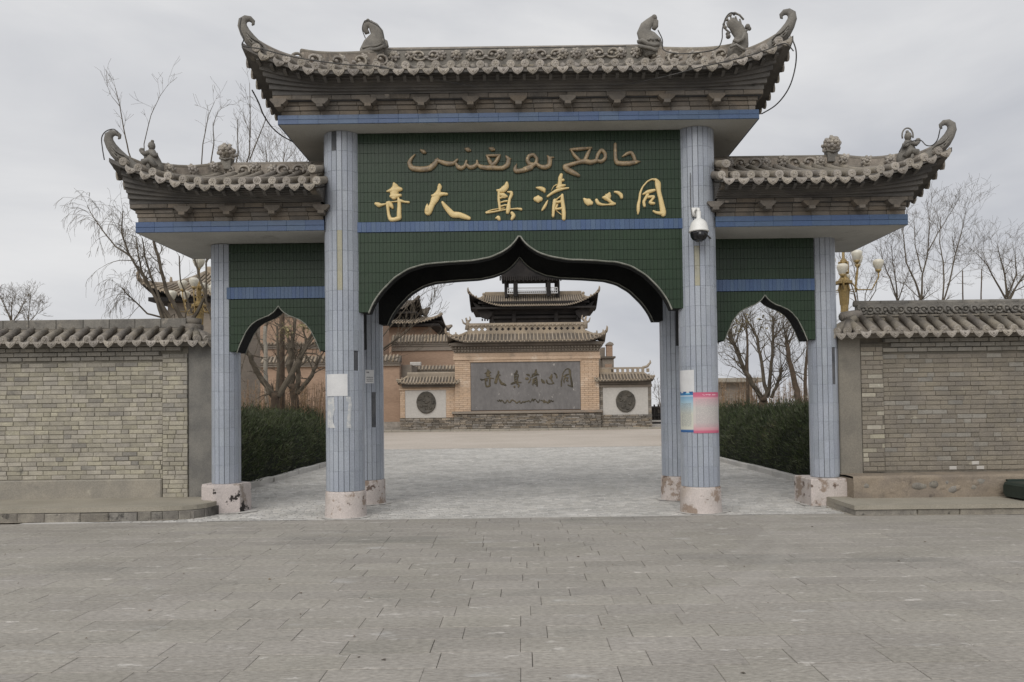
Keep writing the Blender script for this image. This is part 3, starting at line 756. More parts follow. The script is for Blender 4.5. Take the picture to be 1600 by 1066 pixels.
def roof_shell(R, parent, m_top, m_under, thick=.07, nx=80, ny=36):
    b = MB()
    b.grid(lambda u, v: (R.x0+(R.x1-R.x0)*u, R.cy-R.D+2*R.D*v, R.z(R.x0+(R.x1-R.x0)*u, R.cy-R.D+2*R.D*v)), nx, ny)
    part('roof_bed', b, m_top, parent)
    b = MB()
    b.grid(lambda u, v: (R.x0+(R.x1-R.x0)*u, R.cy-R.D+2*R.D*v, R.z(R.x0+(R.x1-R.x0)*u, R.cy-R.D+2*R.D*v)-thick), nx, ny, True)
    for (ua, va, ub, vb) in ((0,0,1,0),(1,0,1,1),(1,1,0,1),(0,1,0,0)):
        n = nx; k0 = len(b.v)
        for i in range(n+1):
            u, v = ua+(ub-ua)*i/n, va+(vb-va)*i/n
            x, y = R.x0+(R.x1-R.x0)*u, R.cy-R.D+2*R.D*v
            b.v += [(x,y,R.z(x,y)-thick),(x,y,R.z(x,y))]
        b.f += [(k0+2*i, k0+2*i+2, k0+2*i+3, k0+2*i+1) for i in range(n)]
    part('eave_underside', b, m_under, parent)

def roof_tiles(R, parent, step, rad, m_t, m_e, edges='FLR', back=True, single=True, me=(None, None), jit=1.0):
    """rows of barrel tiles with round ends, drip tiles between; edges F front, L left, R right, B back"""
    rest = MB()
    def rows(edge):
        if edge in 'FB':
            n = int(round((R.x1-R.x0)/step)); st = (R.x1-R.x0)/n
            for i in range(n+1):
                x = R.x0+i*st
                lim = 1.0
                if R.hipL: lim = min(lim, (x-R.x0)/R.hipL)
                if R.hipR: lim = min(lim, (R.x1-x)/R.hipR)
                sgn = -1 if edge == 'F' else 1
                yield lambda u, x=x, sgn=sgn: (x, R.cy+sgn*(R.D-u*R.D)), max(0.02, lim), (0 if edge == 'F' else PI), st
        else:
            hip = R.hipL if edge == 'L' else R.hipR
            if not hip: return
            n = int(round(2*R.D/step)); st = 2*R.D/n
            for i in range(n+1):
                y = R.cy-R.D+i*st; lim = 1-abs(y-R.cy)/R.D
                if edge == 'L': yield lambda u, y=y: (R.x0+u*hip, y), max(.02, lim), -PI/2, st
                else: yield lambda u, y=y: (R.x1-u*hip, y), max(.02, lim), PI/2, st
    for e in edges+('B' if back else ''):
        ind = single and e != 'B'
        rl = list(rows(e))
        for i, (P, lim, rz, st) in enumerate(rl):
            if single and e != 'B' and lim < .04 and i in (0, len(rl)-1) and not (e == 'F' and not (R.hipL if i == 0 else R.hipR)):
                continue
            k = max(2, int(lim*7)+1); pts = []
            for q in range(k+1):
                x, y = P(lim*q/k); pts.append((x, y, R.z(x, y)+rad*.55))
            tgt = MB() if ind else rest
            tgt.tube(pts, rad*.92, 8 if ind else 5)
            x, y = P(0); z = R.z(x, y)+rad*.55
            if ind:
                part('barrel_tile', tgt, m_t, parent, True)
                j = lambda a: rng.uniform(-a, a)*jit
                if not (lim < .06 and (i == 0 or i == len(rl)-1)): link('tile_end', me[0], m_e, parent, (x+j(.006), y, z+j(.006)), (j(.12), j(.3), rz+j(.1)))
                if i < len(rl)-1:
                    x2, y2 = rl[i+1][0](0); xm, ym = (x+x2)/2, (y+y2)/2
                    dx, dy = (P(.02)[0]-x), (P(.02)[1]-y)
                    l = math.hypot(dx, dy) or 1
                    tilt = math.atan2(R.z(x2, y2)-R.z(x, y), st) * (1 if e in 'F' else -1 if e in 'L' else 1)
                    link('drip_tile', me[1], m_e, parent, (xm-dx/l*.012+j(.005), ym-dy/l*.012, (R.z(x, y)+R.z(x2, y2))/2-.03+j(.006)), (rng.uniform(-.2, -.05), -tilt+j(.06), rz+j(.06)))
    if rest.v: part('tile_rows', rest, m_t, parent, True, kind='stuff')

def ring_cove(R, parent, hx0, hx1, hyf, z, m, inset_top, side=None, n=60):
    """plaster cove from the cornice out to the eave, following the upswept corners"""
    b = MB()
    def path(k, u):   # k: 0 bottom ring, 1 top ring
        x0, x1 = (hx0, hx1) if k == 0 else (R.x0+(inset_top if R.hipL else 0), R.x1-(inset_top if R.hipR else 0))
        d = hyf if k == 0 else R.D-inset_top
        if u < 1: x, y = x0, R.cy+d-2*d*u
        elif u < 2: x, y = x0+(x1-x0)*(u-1), R.cy-d
        else: x, y = x1, R.cy-d+2*d*(u-2)
        return Vector((x, y, z if k == 0 else R.z(x, y)-.075))
    m_ = 12
    def f(u, v):
        a, c = path(0, u*3*.99999), path(1, u*3*.99999)
        j = int(round(v*m_)); h, q = (j//2)/6, ((j+1)//2)/6
        return (a.x+(c.x-a.x)*h, a.y+(c.y-a.y)*h, a.z+(c.z-a.z)*q)
    b.grid(f, n*3, m_, False)
    return part('cove', b, m, parent)

def bracket_mesh():
    b = MB()
    b.prism([(-.145,.13),(.145,.13),(.145,.095),(.075,.03),(-.075,.03),(-.145,.095)], -.13, .05)
    b.box(-.055, .055, -.16, .05, -.03, .027)
    return b.mesh('bracket')
ME_BR = bracket_mesh()
def flower_mesh(r=.085):
    b = MB(); b.ball((0,-.05,0), r*.34, 7, 5)
    for ring, rr, k, y in ((.62, .40, 7, -.03), (.95, .36, 8, -.008)):
        for i in range(k):
            a = 2*PI*i/k+ring
            c = (math.cos(a)*r*ring, y, math.sin(a)*r*ring)
            q = MB().ball((0,0,0), r*rr, 7, 4, 1, .38, .8).xf(Matrix.Translation(c) @ Matrix.Rotation(-a, 4, 'Y') @ Matrix.Rotation(.5, 4, 'Z'))
            b.add(q.v, q.f)
    return b.mesh('ridge_flower', True)
def scroll_mesh():
    b = MB()
    for s in (-1, 1):
        pts = [(s*(.03+.10*math.cos(a)*(1-a*.09)+.09), -.01, .075*math.sin(a)*(1-a*.09)) for a in np.linspace(-2.6, 3.4, 14)]
        b.tube(pts, [.016]*4+[.024]*6+[.02]*4, 5); b.ball((s*.1,-.012,.0), .028, 6, 4, 1.2, .6, 1)
    b.ball((0,-.015,-.04), .035, 6, 4, 1.5, .6, .8)
    return b.mesh('ridge_scroll', True)
ME_FL, ME_SC = flower_mesh(), scroll_mesh()

def horn(parent, base, out, h=.55, curl=1, m=None):
    """upswept curled horn of a roof corner; out = horizontal unit direction"""
    P = [(-.52,-.17,.07),(-.40,-.10,.088),(-.30,-.03,.098),(-.20,.05,.104),(-.11,.145,.096),(-.045,.24,.082),(-.005,.335,.072),(-.012,.41,.066),(-.06,.455,.055),(-.12,.46,.046),(-.165,.425,.034),(-.165,.385,.022),(-.145,.365,.010)]
    k = h/.46
    pts = [(base[0]+out[0]*a*k, base[1]+out[1]*a*k, base[2]+z*k) for a, z, r in P]
    b = MB().tube(pts, [r*k for a, z, r in P], 10, True, .8)
    for (a, z, rr) in ((-.20,.05,.028),(-.13,.10,.022),(-.26,.0,.03)):   # carved relief at the root
        b.ball((base[0]+out[0]*a*k, base[1]+out[1]*a*k-.09, base[2]+z*k), rr*k, 7, 5)
    for q in range(3):
        b.tube([(base[0]+out[0]*(-.34+.1*t)*k, base[1]+out[1]*(-.34+.1*t)*k-.095, base[2]+(-.07+.045*q+.075*t+.02*math.sin(t*3))*k) for t in (0, .6, 1.2, 1.8, 2.4)], .013*k, 5)
    return part('ridge_horn', b, m or M['greystone'], parent, True)
def sweep_band(parent, pts, hgt, wid, m, name, cap=.045):
    """ridge band: upright strip along a line with a half-round cap"""
    b = MB(); n = len(pts); pts = [Vector(p) for p in pts]; V = []
    for i, p in enumerate(pts):
        t = pts[min(i+1,n-1)]-pts[max(0,i-1)]; s = Vector((t.y,-t.x,0)).normalized()*wid/2
        for q in ((p-s), (p+s)): V += [tuple(q), (q.x, q.y, q.z+hgt)]
    b.v = V
    for i in range(n-1):
        a, d = 4*i, 4*i+4
        b.f += [(a,d,d+1,a+1),(d+2,a+2,a+3,d+3),(a+1,d+1,d+3,a+3)]
    b.f += [(0,1,3,2),(4*n-3,4*n-4,4*n-2,4*n-1)]
    o = part(name, b, m, parent)
    c = MB().tube([(p.x, p.y, p.z+hgt+cap*.35) for p in pts], cap, 8); part('ridge_cap', c, M['rooftile'], o if parent is None or parent.parent is None else parent, True)
    c = MB().tube([(p.x, p.y, p.z+.03) for p in pts], cap*1.6, 8, True, 1); part('ridge_foot', c, M['rooftile'], parent, True)
    return o

def cornice(parent, x0, x1, yf, yb, z0, layers, m, ends=(True, True)):
    """stepped brick cornice; layers = (z0, z1, step)"""
    for za, zb, st in layers:
        xa, xb = x0-(st if ends[0] else 0), x1+(st if ends[1] else 0)
        core = MB().box(xa+.02, xb-.02, yf-st+.02, yb+st-.02, za, zb)
        part('cornice_core', core, M['grout'], parent)
        x = xa; cache = {}
        while x < xb-.02:
            L = min(.29, xb-x)
            if L < .06: break
            key = (round(L, 3), round(zb-za, 3))
            if key not in cache: cache[key] = MB().cbox(-L/2+.002, L/2-.002, 0, .1, -(zb-za)/2+.0015, (zb-za)/2-.0015, .006, .003).mesh('cornice_brick')
            link('cornice_brick', cache[key], m, parent, (x+L/2, yf-st+rng.uniform(-.006, .006), (za+zb)/2), (0, rng.uniform(-.008, .008), 0)); x += L
        for sx, e in ((xa, ends[0]), (xb, ends[1])):
            if e: part('cornice_side', MB().box(sx-.001 if sx == xa else sx-.05, sx+.05 if sx == xa else sx+.001, yf-st+.101, yb+st, za+.0015, zb-.0015), m, parent)

# ---------- centre roof
RM = Roof(0, 12.85, -3.96, 3.96, 1.95, 6.52, .86, 1.70, 1.72, 1.25, .40, 1.4)
mr = part('main_roof', MB().box(-3.56, 3.56, 11.32, 14.4, 5.875, 6.015), M['soffit'], gate)
strip_tiles(-3.57, 3.57, [(5.878, 5.944), (5.946, 6.012)], 11.297, .298, M['bluetile'], mr)
for sx in (-1, 1): strip_tiles(11.33, 14.38, [(5.878, 6.012)], sx*PI/2, .298, M['bluetile'], mr, side=sx*3.583)
cornice(mr, -3.53, 3.53, 11.33, 14.37, 6.016, [(6.016,6.085,.0),(6.085,6.155,.012),(6.155,6.215,.03),(6.215,6.285,.10)], M['cornice'])
for px in (435, 500, 575, 658, 735, 810, 887, 964, 1042, 1120):
    xx = at(px, 155, 11.2).x; link('bracket', ME_BR, M['cornice'], mr, (xx, 11.30, 6.11)).scale = (.84, .9, .84)
cv = ring_cove(RM, mr, -3.63, 3.63, 1.62, 6.287, M['soffit_dark'], .12)
roof_shell(RM, mr, M['rooftile'], M['soffit_dark'])
roof_tiles(RM, mr, .2135, .064, M['rooftile'], M['eavetile'], 'FLR', True, True, (MG_END, MG_DRIP))
# rafter ends under the eave
ME_RAF = MB().box(-.022, .022, -.01, .10, -.022, .022).mesh('rafter_end')
for i in range(40):
    x = -3.75+i*.192
    y = RM.cy-RM.D+.07; link('rafter_end', ME_RAF, M['cornice'] if rng.random() < .12 else M['soffit_dark'], mr, (x, y, RM.z(x, y)-.105), (-.35, 0, 0))
rx0, rx1 = RM.ridge()
rb = sweep_band(mr, [(x, RM.cy, 7.36) for x in np.linspace(rx0-.05, rx1+.05, 12)], .33, .13, M['greystone'], 'ridge')
x = rx0+.18; i = 0
while x < rx1-.1:
    f = i % 4 in (0, 1, 3)
    link('ridge_flower' if f else 'ridge_scroll', ME_FL if f else ME_SC, M['eavetile'], mr, (x, RM.cy-.075, 7.575+rng.uniform(-.015,.015)), (rng.uniform(-.15,.15), rng.uniform(-.5, .5) if f else 0, 0)); x += rng.uniform(.23, .29); i += 1
for sx in (-1, 1):
    hip = RM.hipL; xe = RM.x0 if sx < 0 else RM.x1; xr = rx0 if sx < 0 else rx1
    def hp(t): # t=0 ridge end .. 1 corner
        x = xr+(xe-xr)*t; y = RM.cy-RM.D*t; return Vector((x, y, RM.z(x, y)+.03))
    sweep_band(mr, [hp(t) for t in np.linspace(.02, .62, 12)], .25, .12, M['carved'], 'hip_ridge')
    sweep_band(mr, [hp(t) for t in np.linspace(.60, .90, 8)], .12, .12, M['carved'], 'hip_ridge')
    for k, t in enumerate(np.linspace(.07, .58, 7)):
        p = hp(t); link('ridge_flower' if k % 2 else 'ridge_scroll', ME_FL if k % 2 else ME_SC, M['eavetile'], mr, (p.x, p.y-.07, p.z+.14), (0, sx*.15, -sx*.6), )
    c = hp(.985); horn(mr, (c.x+sx*.03, c.y-.0, c.z-.07), Vector((sx*.93, -.36, 0)), .43, 1)
    # rear hips
    sweep_band(mr, [Vector((p.x, 2*RM.cy-p.y, p.z)) for p in (hp(t) for t in np.linspace(.02, .92, 12))], .2, .12, M['carved'], 'hip_ridge')
def beast(parent, pxs, Y, name, extra=(), curls=()):
    pts = [at(px, py, Y) for px, py, r in pxs]; k = Y/1200
    b = MB().tube(pts, [r*k for px, py, r in pxs], 10, True, .62)
    for px, py, r, dy in extra: 
        p = at(px, py, Y); b.ball((p.x, p.y+dy, p.z), r*k, 8, 6)
    for c in curls:
        b.tube([at(px, py, Y-.105) for px, py, r in c], [r*k for px, py, r in c], 6)
    return part(name, b, M['greystone'], parent, True)
beast(mr, [(579,92,18),(580,82,18.5),(584,71,17),(589,60,13.5),(589,51,10.5),(584,43,8.5),(578,38,6.5),(572,40,5),(570.5,46,5),(573,51,4),(577,50,2.5)], 12.75, 'ridge_beast', ((575,33,3.5,0),(580,35,3,0),(571,35,3,0)),
      [[(563,82,2.5),(576,79,3),(590,77,3),(602,72,3)],[(566,75,1.6),(576,73,2),(588,72,2),(596,68,1.6)],[(598,62,2),(603,66,3.5),(605,72,3),(600,75,2.5)]])
beast(mr, [(1022,88,15),(1021,78,16.5),(1018,69,17),(1011,59,14.5),(1006,50,11.5),(1009,42,9.5),(1015,35,7),(1021,29,5.5),(1024,34,5),(1024,41,4.8),(1021,46,3.5)], 12.75, 'ridge_beast', ((1022,28,5,0),),
      [[(996,66,3),(1003,64,4),(1012,69,3.6),(1021,71,3),(1030,69,3)],[(998,72,3),(1008,74,3),(1018,76,3),(1026,80,3)],[(1012,63,2),(1017,60,2.6),(1021,64,2.2)],[(1024,62,2),(1028,60,2.2),(1031,64,2)]])
# openwork ornament on the right hip
Y_ = 11.55; k_ = Y_/1200
b = MB().tube([at(px, py, Y_) for px, py in ((1152,92),(1153,78),(1157,68),(1158,56),(1152,46),(1146,38),(1141,31))], [17*k_,16*k_,13*k_,11*k_,11*k_,9*k_,6*k_], 10, True, .6)
for q, (px, py, r) in enumerate(((1138,57,4),(1137,53,3.4),(1133,43,3),(1131,38,2.4),(1168,42,4.5),(1171,45,3.2),(1141,24,2.6),(1147,22,2.6),(1136,31,2.6))):
    p = at(px, py, Y_); b.ball(p, r*k_, 7, 5)
for arc in (((1141,52),(1134,46),(1131,38),(1134,29),(1141,22),(1148,20),(1156,24),(1162,31)), ((1146,46),(1138,42),(1136,35)), ((1150,40),(1143,34),(1142,27)), ((1156,44),(1152,34),(1149,26)), ((1158,46),(1158,38),(1156,30)), ((1164,52),(1168,46),(1170,42))):
    b.tube([at(px, py, Y_) for px, py in arc], 1.6*k_, 5)
b.tube([at(px, py, Y_-.12) for px, py in ((1146,62),(1152,66),(1160,62),(1164,52))], 3*k_, 6); b.tube([at(px, py, Y_-.14) for px, py in ((1141,74),(1150,70),(1160,76),(1166,80))], 2.2*k_, 6)
part('hip_ornament', b, M['greystone'], mr, True)

# ---------- side roofs
for sx, lab in ((-1, 'left side roof'), (1, 'right side roof')):
    xo, xi = (6.02, 2.97) if sx < 0 else (6.36, 2.97)
    a, c = (-xo, -xi) if sx < 0 else (xi, xo)
    R = Roof(0, 12.67, a, c, 1.48, 4.965, .58, 1.15 if sx < 0 else None, 1.15 if sx > 0 else None, 1.55, .41, 1.2)
    fo = 5.86 if sx < 0 else 5.92
    f0, f1 = (-fo, -2.985) if sx < 0 else (2.985, fo)
    zb = 4.37 if sx < 0 else 4.345
    sr = part('side_roof', MB().box(f0+.012, f1-.012, 11.67, 13.7, zb, zb+.165), M['soffit'], gate); sr['label'] = lab
    strip_tiles(f0, f1, [(zb+.003, zb+.08), (zb+.083, zb+.163)], 11.645, .298, M['bluetile'], sr)
    strip_tiles(11.67, 13.68, [(zb+.003, zb+.163)], sx*PI/2, .298, M['bluetile'], sr, side=sx*(fo+.012))
    en = (sx < 0, sx > 0)
    cornice(sr, f0+.02, f1-.02, 11.68, 13.66, zb+.166, [(zb+.166,zb+.236,0),(zb+.236,zb+.30,.012),(zb+.30,zb+.36,.03),(zb+.36,zb+.425,.085)], M['cornice'], en)
    for px in ((285, 355, 425, 502) if sx < 0 else (1118, 1200, 1268, 1346, 1400)):
        xx = at(px, 330, 11.55).x; link('bracket', ME_BR, M['cornice'], sr, (xx, 11.65, zb+.26)).scale = (.84, .9, .84)
    ring_cove(R, sr, f0-(.07 if sx < 0 else -.0), f1+(.07 if sx > 0 else 0), 1.075, zb+.428, M['soffit_dark'], .10)
    roof_shell(R, sr, M['rooftile'], M['soffit_dark'], .06, 50, 30)
    roof_tiles(R, sr, .217, .064, M['rooftile'], M['eavetile'], 'F'+('L' if sx < 0 else 'R'), True, True, (MG_END, MG_DRIP))
    for i in range(15):
        x = a+.25+i*.2 if sx < 0 else a+.1+i*.2
        y = R.cy-R.D+.06; link('rafter_end', ME_RAF, M['cornice'] if rng.random() < .2 else M['soffit_dark'], sr, (x, y, R.z(x, y)-.10), (-.35, 0, 0))
    r0, r1 = R.ridge(); zr = R.z((r0+r1)/2, R.cy)
    sweep_band(sr, [(x, R.cy, zr-.03) for x in np.linspace(r0, r1, 8)], .20, .11, M['carved'], 'ridge', .04)
    xs_ = np.arange(min(abs(r0), abs(r1))+.2, max(abs(r0), abs(r1))-.15, .3)
    for k, x in enumerate(xs_):
        f = k % 3 != 2; link('ridge_flower' if f else 'ridge_scroll', ME_FL if f else ME_SC, M['eavetile'], sr, (sx*x, R.cy-.065, zr+.09+rng.uniform(-.02,.02)), (0, rng.uniform(-.3,.3) if f else 0, 0))
    xe = a if sx < 0 else c; xr = sx*max(abs(r0), abs(r1)); xr = r0 if sx < 0 else r1
    def hp(t):
        x = xr+(xe-xr)*t; y = R.cy-R.D*t; return Vector((x, y, R.z(x, y)+.025))
    sweep_band(sr, [hp(t) for t in np.linspace(.0, .66, 10)], .17, .11, M['carved'], 'hip_ridge', .04)
    sweep_band(sr, [hp(t) for t in np.linspace(.64, .92, 7)], .10, .11, M['carved'], 'hip_ridge', .045)
    for k, t in enumerate((.1, .3, .5)):
        p = hp(t); link('ridge_flower', ME_FL, M['carved'], sr, (p.x, p.y-.07, p.z+.12), (0, 0, -sx*.5))
    cc = hp(.985); horn(sr, (cc.x+sx*.04, cc.y-.0, cc.z-.05), Vector((sx*.94, -.33, 0)), .42)
    sweep_band(sr, [Vector((p.x, 2*R.cy-p.y, p.z)) for p in (hp(t) for t in np.linspace(0, .92, 8))], .15, .11, M['carved'], 'hip_ridge', .04)
    # flower finial on the ridge end
    p = Vector((xr-sx*.03, R.cy-.02, zr+.14)); b = MB().cbox(p.x-.085, p.x+.085, p.y-.08, p.y+.08, p.z-.06, p.z+.14, .01)
    b.tube([(p.x-.1,p.y-.07,p.z+.13),(p.x,p.y-.1,p.z+.10),(p.x+.1,p.y-.07,p.z+.13)], .022, 5)
    fl = part('finial_post', b, M['greystone'], sr)
    for rot_, sc2, dy in ((0, 1.45, -.07), (.4, 1.15, -.11), (0, 1.3, .08)):
        o = link('finial_flower', ME_FL, M['carved'], sr, (p.x, p.y+dy, p.z+.235), (0, rot_, PI if dy > 0 else 0)); o.scale = (sc2, 1.5, sc2)
    # crouching figure on the hip
    pc = hp(.66); ox, oy, oz = pc.x, pc.y, pc.z+.10
    b = MB().tube([(ox-sx*.02,oy,oz-.10),(ox-sx*.015,oy,oz+.02),(ox,oy,oz+.13),(ox+sx*.005,oy,oz+.22),(ox+sx*.005,oy,oz+.29)], [.165,.16,.125,.085,.05], 9, True, .7)
    b.ball((ox+sx*.0, oy-.01, oz+.345), .06, 8, 6, .95, .9, 1.15); b.ball((ox-sx*.015, oy-.02, oz+.41), .028, 6, 5); b.ball((ox+sx*.025, oy-.05, oz+.335), .02, 6, 4)
    b.tube([(ox+sx*.03,oy-.05,oz+.23),(ox+sx*.09,oy-.08,oz+.20),(ox+sx*.12,oy-.07,oz+.24)], [.04,.032,.036], 6); b.ball((ox+sx*.125,oy-.06,oz+.26), .042, 7, 5)
    b.tube([(ox-sx*.03,oy-.06,oz+.22),(ox-sx*.09,oy-.1,oz+.17),(ox-sx*.13,oy-.08,oz+.18)], [.04,.034,.036], 6)
    b.tube([(ox-sx*.10,oy-.10,oz+.0),(ox-sx*.03,oy-.13,oz+.09),(ox+sx*.06,oy-.13,oz+.07),(ox+sx*.11,oy-.10,oz-.03)], [.045,.05,.05,.045], 6)
    b.tube([(ox-sx*.02,oy-.12,oz-.06),(ox,oy-.125,oz+.0),(ox+sx*.01,oy-.10,oz+.10)], [.03,.03,.02], 6)
    if sx > 0: b.tube([(ox+.0+.085*math.cos(t), oy, oz+.36+.12*math.sin(t)) for t in np.linspace(-.3, 3.5, 12)], .012, 5)
    part('roof_figure', b, M['greystone'], sr, True)
    # inner end of the eave
    xe2 = sx*3.0
    b = MB().cbox(min(xe2, xe2+sx*.1), max(xe2, xe2+sx*.1), 11.3, 11.5, 4.86, 5.14, .01); part('end_block', b, M['cornice'], sr)
    link('tile_end', ME_END, M['eavetile'], sr, (xe2+sx*.06, 11.28, 5.20)); part('end_roll', MB().tube([(xe2+sx*.06,11.3,5.20),(xe2+sx*.06,12.6,5.62)], .06, 8), M['rooftile'], sr, True)

# ================================================================== RAISED WRITING
def ribbon(b, pts, y0, dep, n=7):
    """one brush stroke: pts (x,z,width) in metres; a low domed ribbon with round ends, standing on the plane y0"""
    P = []
    for (x0, z0, w0), (x1, z1, w1) in zip(pts, pts[1:]):
        for k in range(5): t = k/5; P.append((x0+(x1-x0)*t, z0+(z1-z0)*t, w0+(w1-w0)*t))
    P.append(pts[-1])
    for _ in range(2):
        P = [P[0]]+[tuple((P[i-1][k]+2*P[i][k]+P[i+1][k])/4 for k in range(3)) for i in range(1, len(P)-1)]+[P[-1]]
    def dirn(i):
        a, c = P[max(0,i-1)], P[min(len(P)-1,i+1)]; d = Vector((c[0]-a[0], c[1]-a[1]))
        return d.normalized() if d.length > 1e-6 else Vector((1,0))
    d0, d1 = dirn(0), dirn(len(P)-1)
    head = [(P[0][0]-d0.x*P[0][2]*.5*math.sin(a), P[0][1]-d0.y*P[0][2]*.5*math.sin(a), P[0][2]*math.cos(a), d0) for a in (1.5, 1.1, .6)]
    tail = [(P[-1][0]+d1.x*P[-1][2]*.5*math.sin(a), P[-1][1]+d1.y*P[-1][2]*.5*math.sin(a), P[-1][2]*math.cos(a), d1) for a in (.6, 1.1, 1.5)]
    Q = head+[(p[0], p[1], p[2], dirn(i)) for i, p in enumerate(P)]+tail
    base = len(b.v); m = n+2
    for x, z, wd, d in Q:
        nx, nz = -d.y, d.x; h = dep*min(1, .45+wd/.09)
        for k in range(m):
            if k == 0 or k == m-1: s = -1 if k == 0 else 1; yy = y0
            else:
                s = -1+2*(k-1)/(n-1); yy = y0-h*(.55+.45*math.sqrt(max(0, 1-s*s)))*max(.25, min(1, wd/.02))
            b.v.append((x+nx*s*wd/2, yy, z+nz*s*wd/2))
    for i in range(len(Q)-1):
        for k in range(m-1):
            a = base+i*m+k; b.f.append((a, a+1, a+m+1, a+m))
    b.f.append(tuple(base+k for k in range(m))[::-1]); b.f.append(tuple(base+(len(Q)-1)*m+k for k in range(m)))
SC = 1600/165
CH = {}
CH['si'] = (580, [[(345,165,36),(365,215,105),(350,285,125),(345,355,100)],[(238,283,20),(300,268,56),(400,250,92),(450,252,50)],[(300,358,44),(380,352,66),(445,342,36)],
  [(70,470,40),(115,490,72),(155,490,38),(215,475,20),(300,442,15),(390,436,20),(440,425,44),(500,442,28),(570,449,30)],
  [(410,385,28),(425,435,50),(427,520,56),(422,600,62),(425,680,66)],[(250,465,56),(255,560,40),(267,650,44),(292,712,58),(350,712,54),(420,690,62)],[(275,465,66),(305,500,60),(322,530,36)]])
CH['da'] = (580, [[(1035,185,40),(1038,215,68),(1027,260,48),(1012,320,92),(965,400,112),(925,480,72),(885,560,90),(862,595,100)],[(1010,335,80),(1080,322,50),(1148,325,36)],
  [(922,348,30),(955,350,60),(1000,330,80)],[(850,470,10),(846,510,40),(850,570,80)],[(1080,450,36),(1120,510,62),(1190,590,80),(1240,640,88),(1330,640,84),(1420,670,72),(1485,692,50)]])
CH['zhen'] = (745, [[(455,155,40),(450,210,80),(400,258,88),(350,275,56),(312,268,34)],[(465,290,20),(528,297,42),(528,335,48),(500,390,40),(487,460,40),(480,540,66),(466,605,46)],
  [(336,295,40),(331,400,38),(343,500,36),(350,560,34)],[(352,330,40),(400,340,66),(452,360,34)],[(350,384,26),(390,372,24),(430,372,26)],[(362,450,20),(420,432,22),(460,430,24)],[(362,510,20),(420,492,22),(470,495,26)],
  [(672,556,38),(620,545,26),(530,550,18),(400,565,18),(250,595,24),(130,613,28),(165,588,20),(240,560,16),(330,545,13),(420,534,11)],[(290,690,22),(325,682,66),(340,708,46)],[(532,612,44),(562,652,60),(530,705,38)]])
CH['qing'] = (745, [[(905,226,22),(970,238,56),(1015,260,66),(1025,288,32)],[(895,400,70),(930,400,112),(962,400,70)],[(1076,415,10),(1055,462,34),(1020,530,42),(988,570,22)],
  [(1072,360,30),(1140,310,38),(1230,262,48),(1330,240,30),(1390,232,22)],[(1280,35,48),(1265,85,62),(1260,150,58),(1250,220,76)],[(1245,130,30),(1310,112,38)],[(1220,225,40),(1280,202,48),(1338,190,24)],[(1210,182,18),(1165,202,11),(1130,268,6)],
  [(1295,338,36),(1295,420,54),(1310,520,56),(1320,620,58),(1318,700,54)],[(1183,425,56),(1165,520,48),(1160,600,44),(1156,660,38)],[(1283,348,22),(1220,395,18),(1190,420,28)],
  [(1205,450,38),(1280,440,38)],[(1190,558,28),(1220,490,28)],[(1205,555,30),(1290,540,34)],[(1200,572,10),(1280,635,15)]])
CH['xin'] = (890, [[(220,398,32),(252,430,80),(295,450,106),(322,460,66)],[(408,418,46),(430,465,50),(490,485,34),(580,485,18),(650,477,42),(685,470,34)],
  [(602,318,40),(590,350,88),(560,380,98),(505,376,28)],[(572,392,58),(620,440,42),(665,468,38)],[(685,291,28),(740,305,48),(780,340,54),(788,375,44)]])
CH['tong'] = (890, [[(1036,625,20),(1040,580,44),(1040,500,46),(1060,400,36),(1070,300,30),(1110,210,24),(1180,130,21),(1250,96,21),(1310,107,40),(1338,160,88),(1350,280,60),(1380,400,62),(1400,500,72),(1418,600,84),(1420,630,72)],
  [(1272,582,28),(1310,605,38),(1370,615,48),(1420,620,60)],[(1115,325,24),(1190,290,58),(1285,266,38)],[(1180,340,48),(1150,390,42),(1122,440,42),(1134,505,38)],[(1190,370,38),(1285,360,38),(1250,410,34),(1212,450,38),(1240,465,48),(1280,465,34)]])
LAB = {'si': 'gilt raised character at the far left of the row of six', 'da': 'gilt raised character of a person with spread legs, second from the left', 'zhen': 'gilt raised character third from the left, above the arch point',
       'qing': 'gilt raised character with three dots at its left, fourth from the left', 'xin': 'gilt raised character made of low dots and a hook, second from the right', 'tong': 'gilt raised character with a box-like frame at the far right'}
sign = main
for kx, (ox, strokes) in CH.items():
    b = MB()
    for i, st in enumerate(strokes):
        pts = []
        for x, y, wd in st:
            p = at(ox+x/SC, 270+y/SC, 11.69); pts.append((p.x, p.z, wd/SC*11.69/1200))
        ribbon(b, [(x, z, wd*1.08) for x, z, wd in pts], 11.702, .034+.0011*i)
    part('character', b, M['gold'], sign, True)['label'] = LAB[kx]
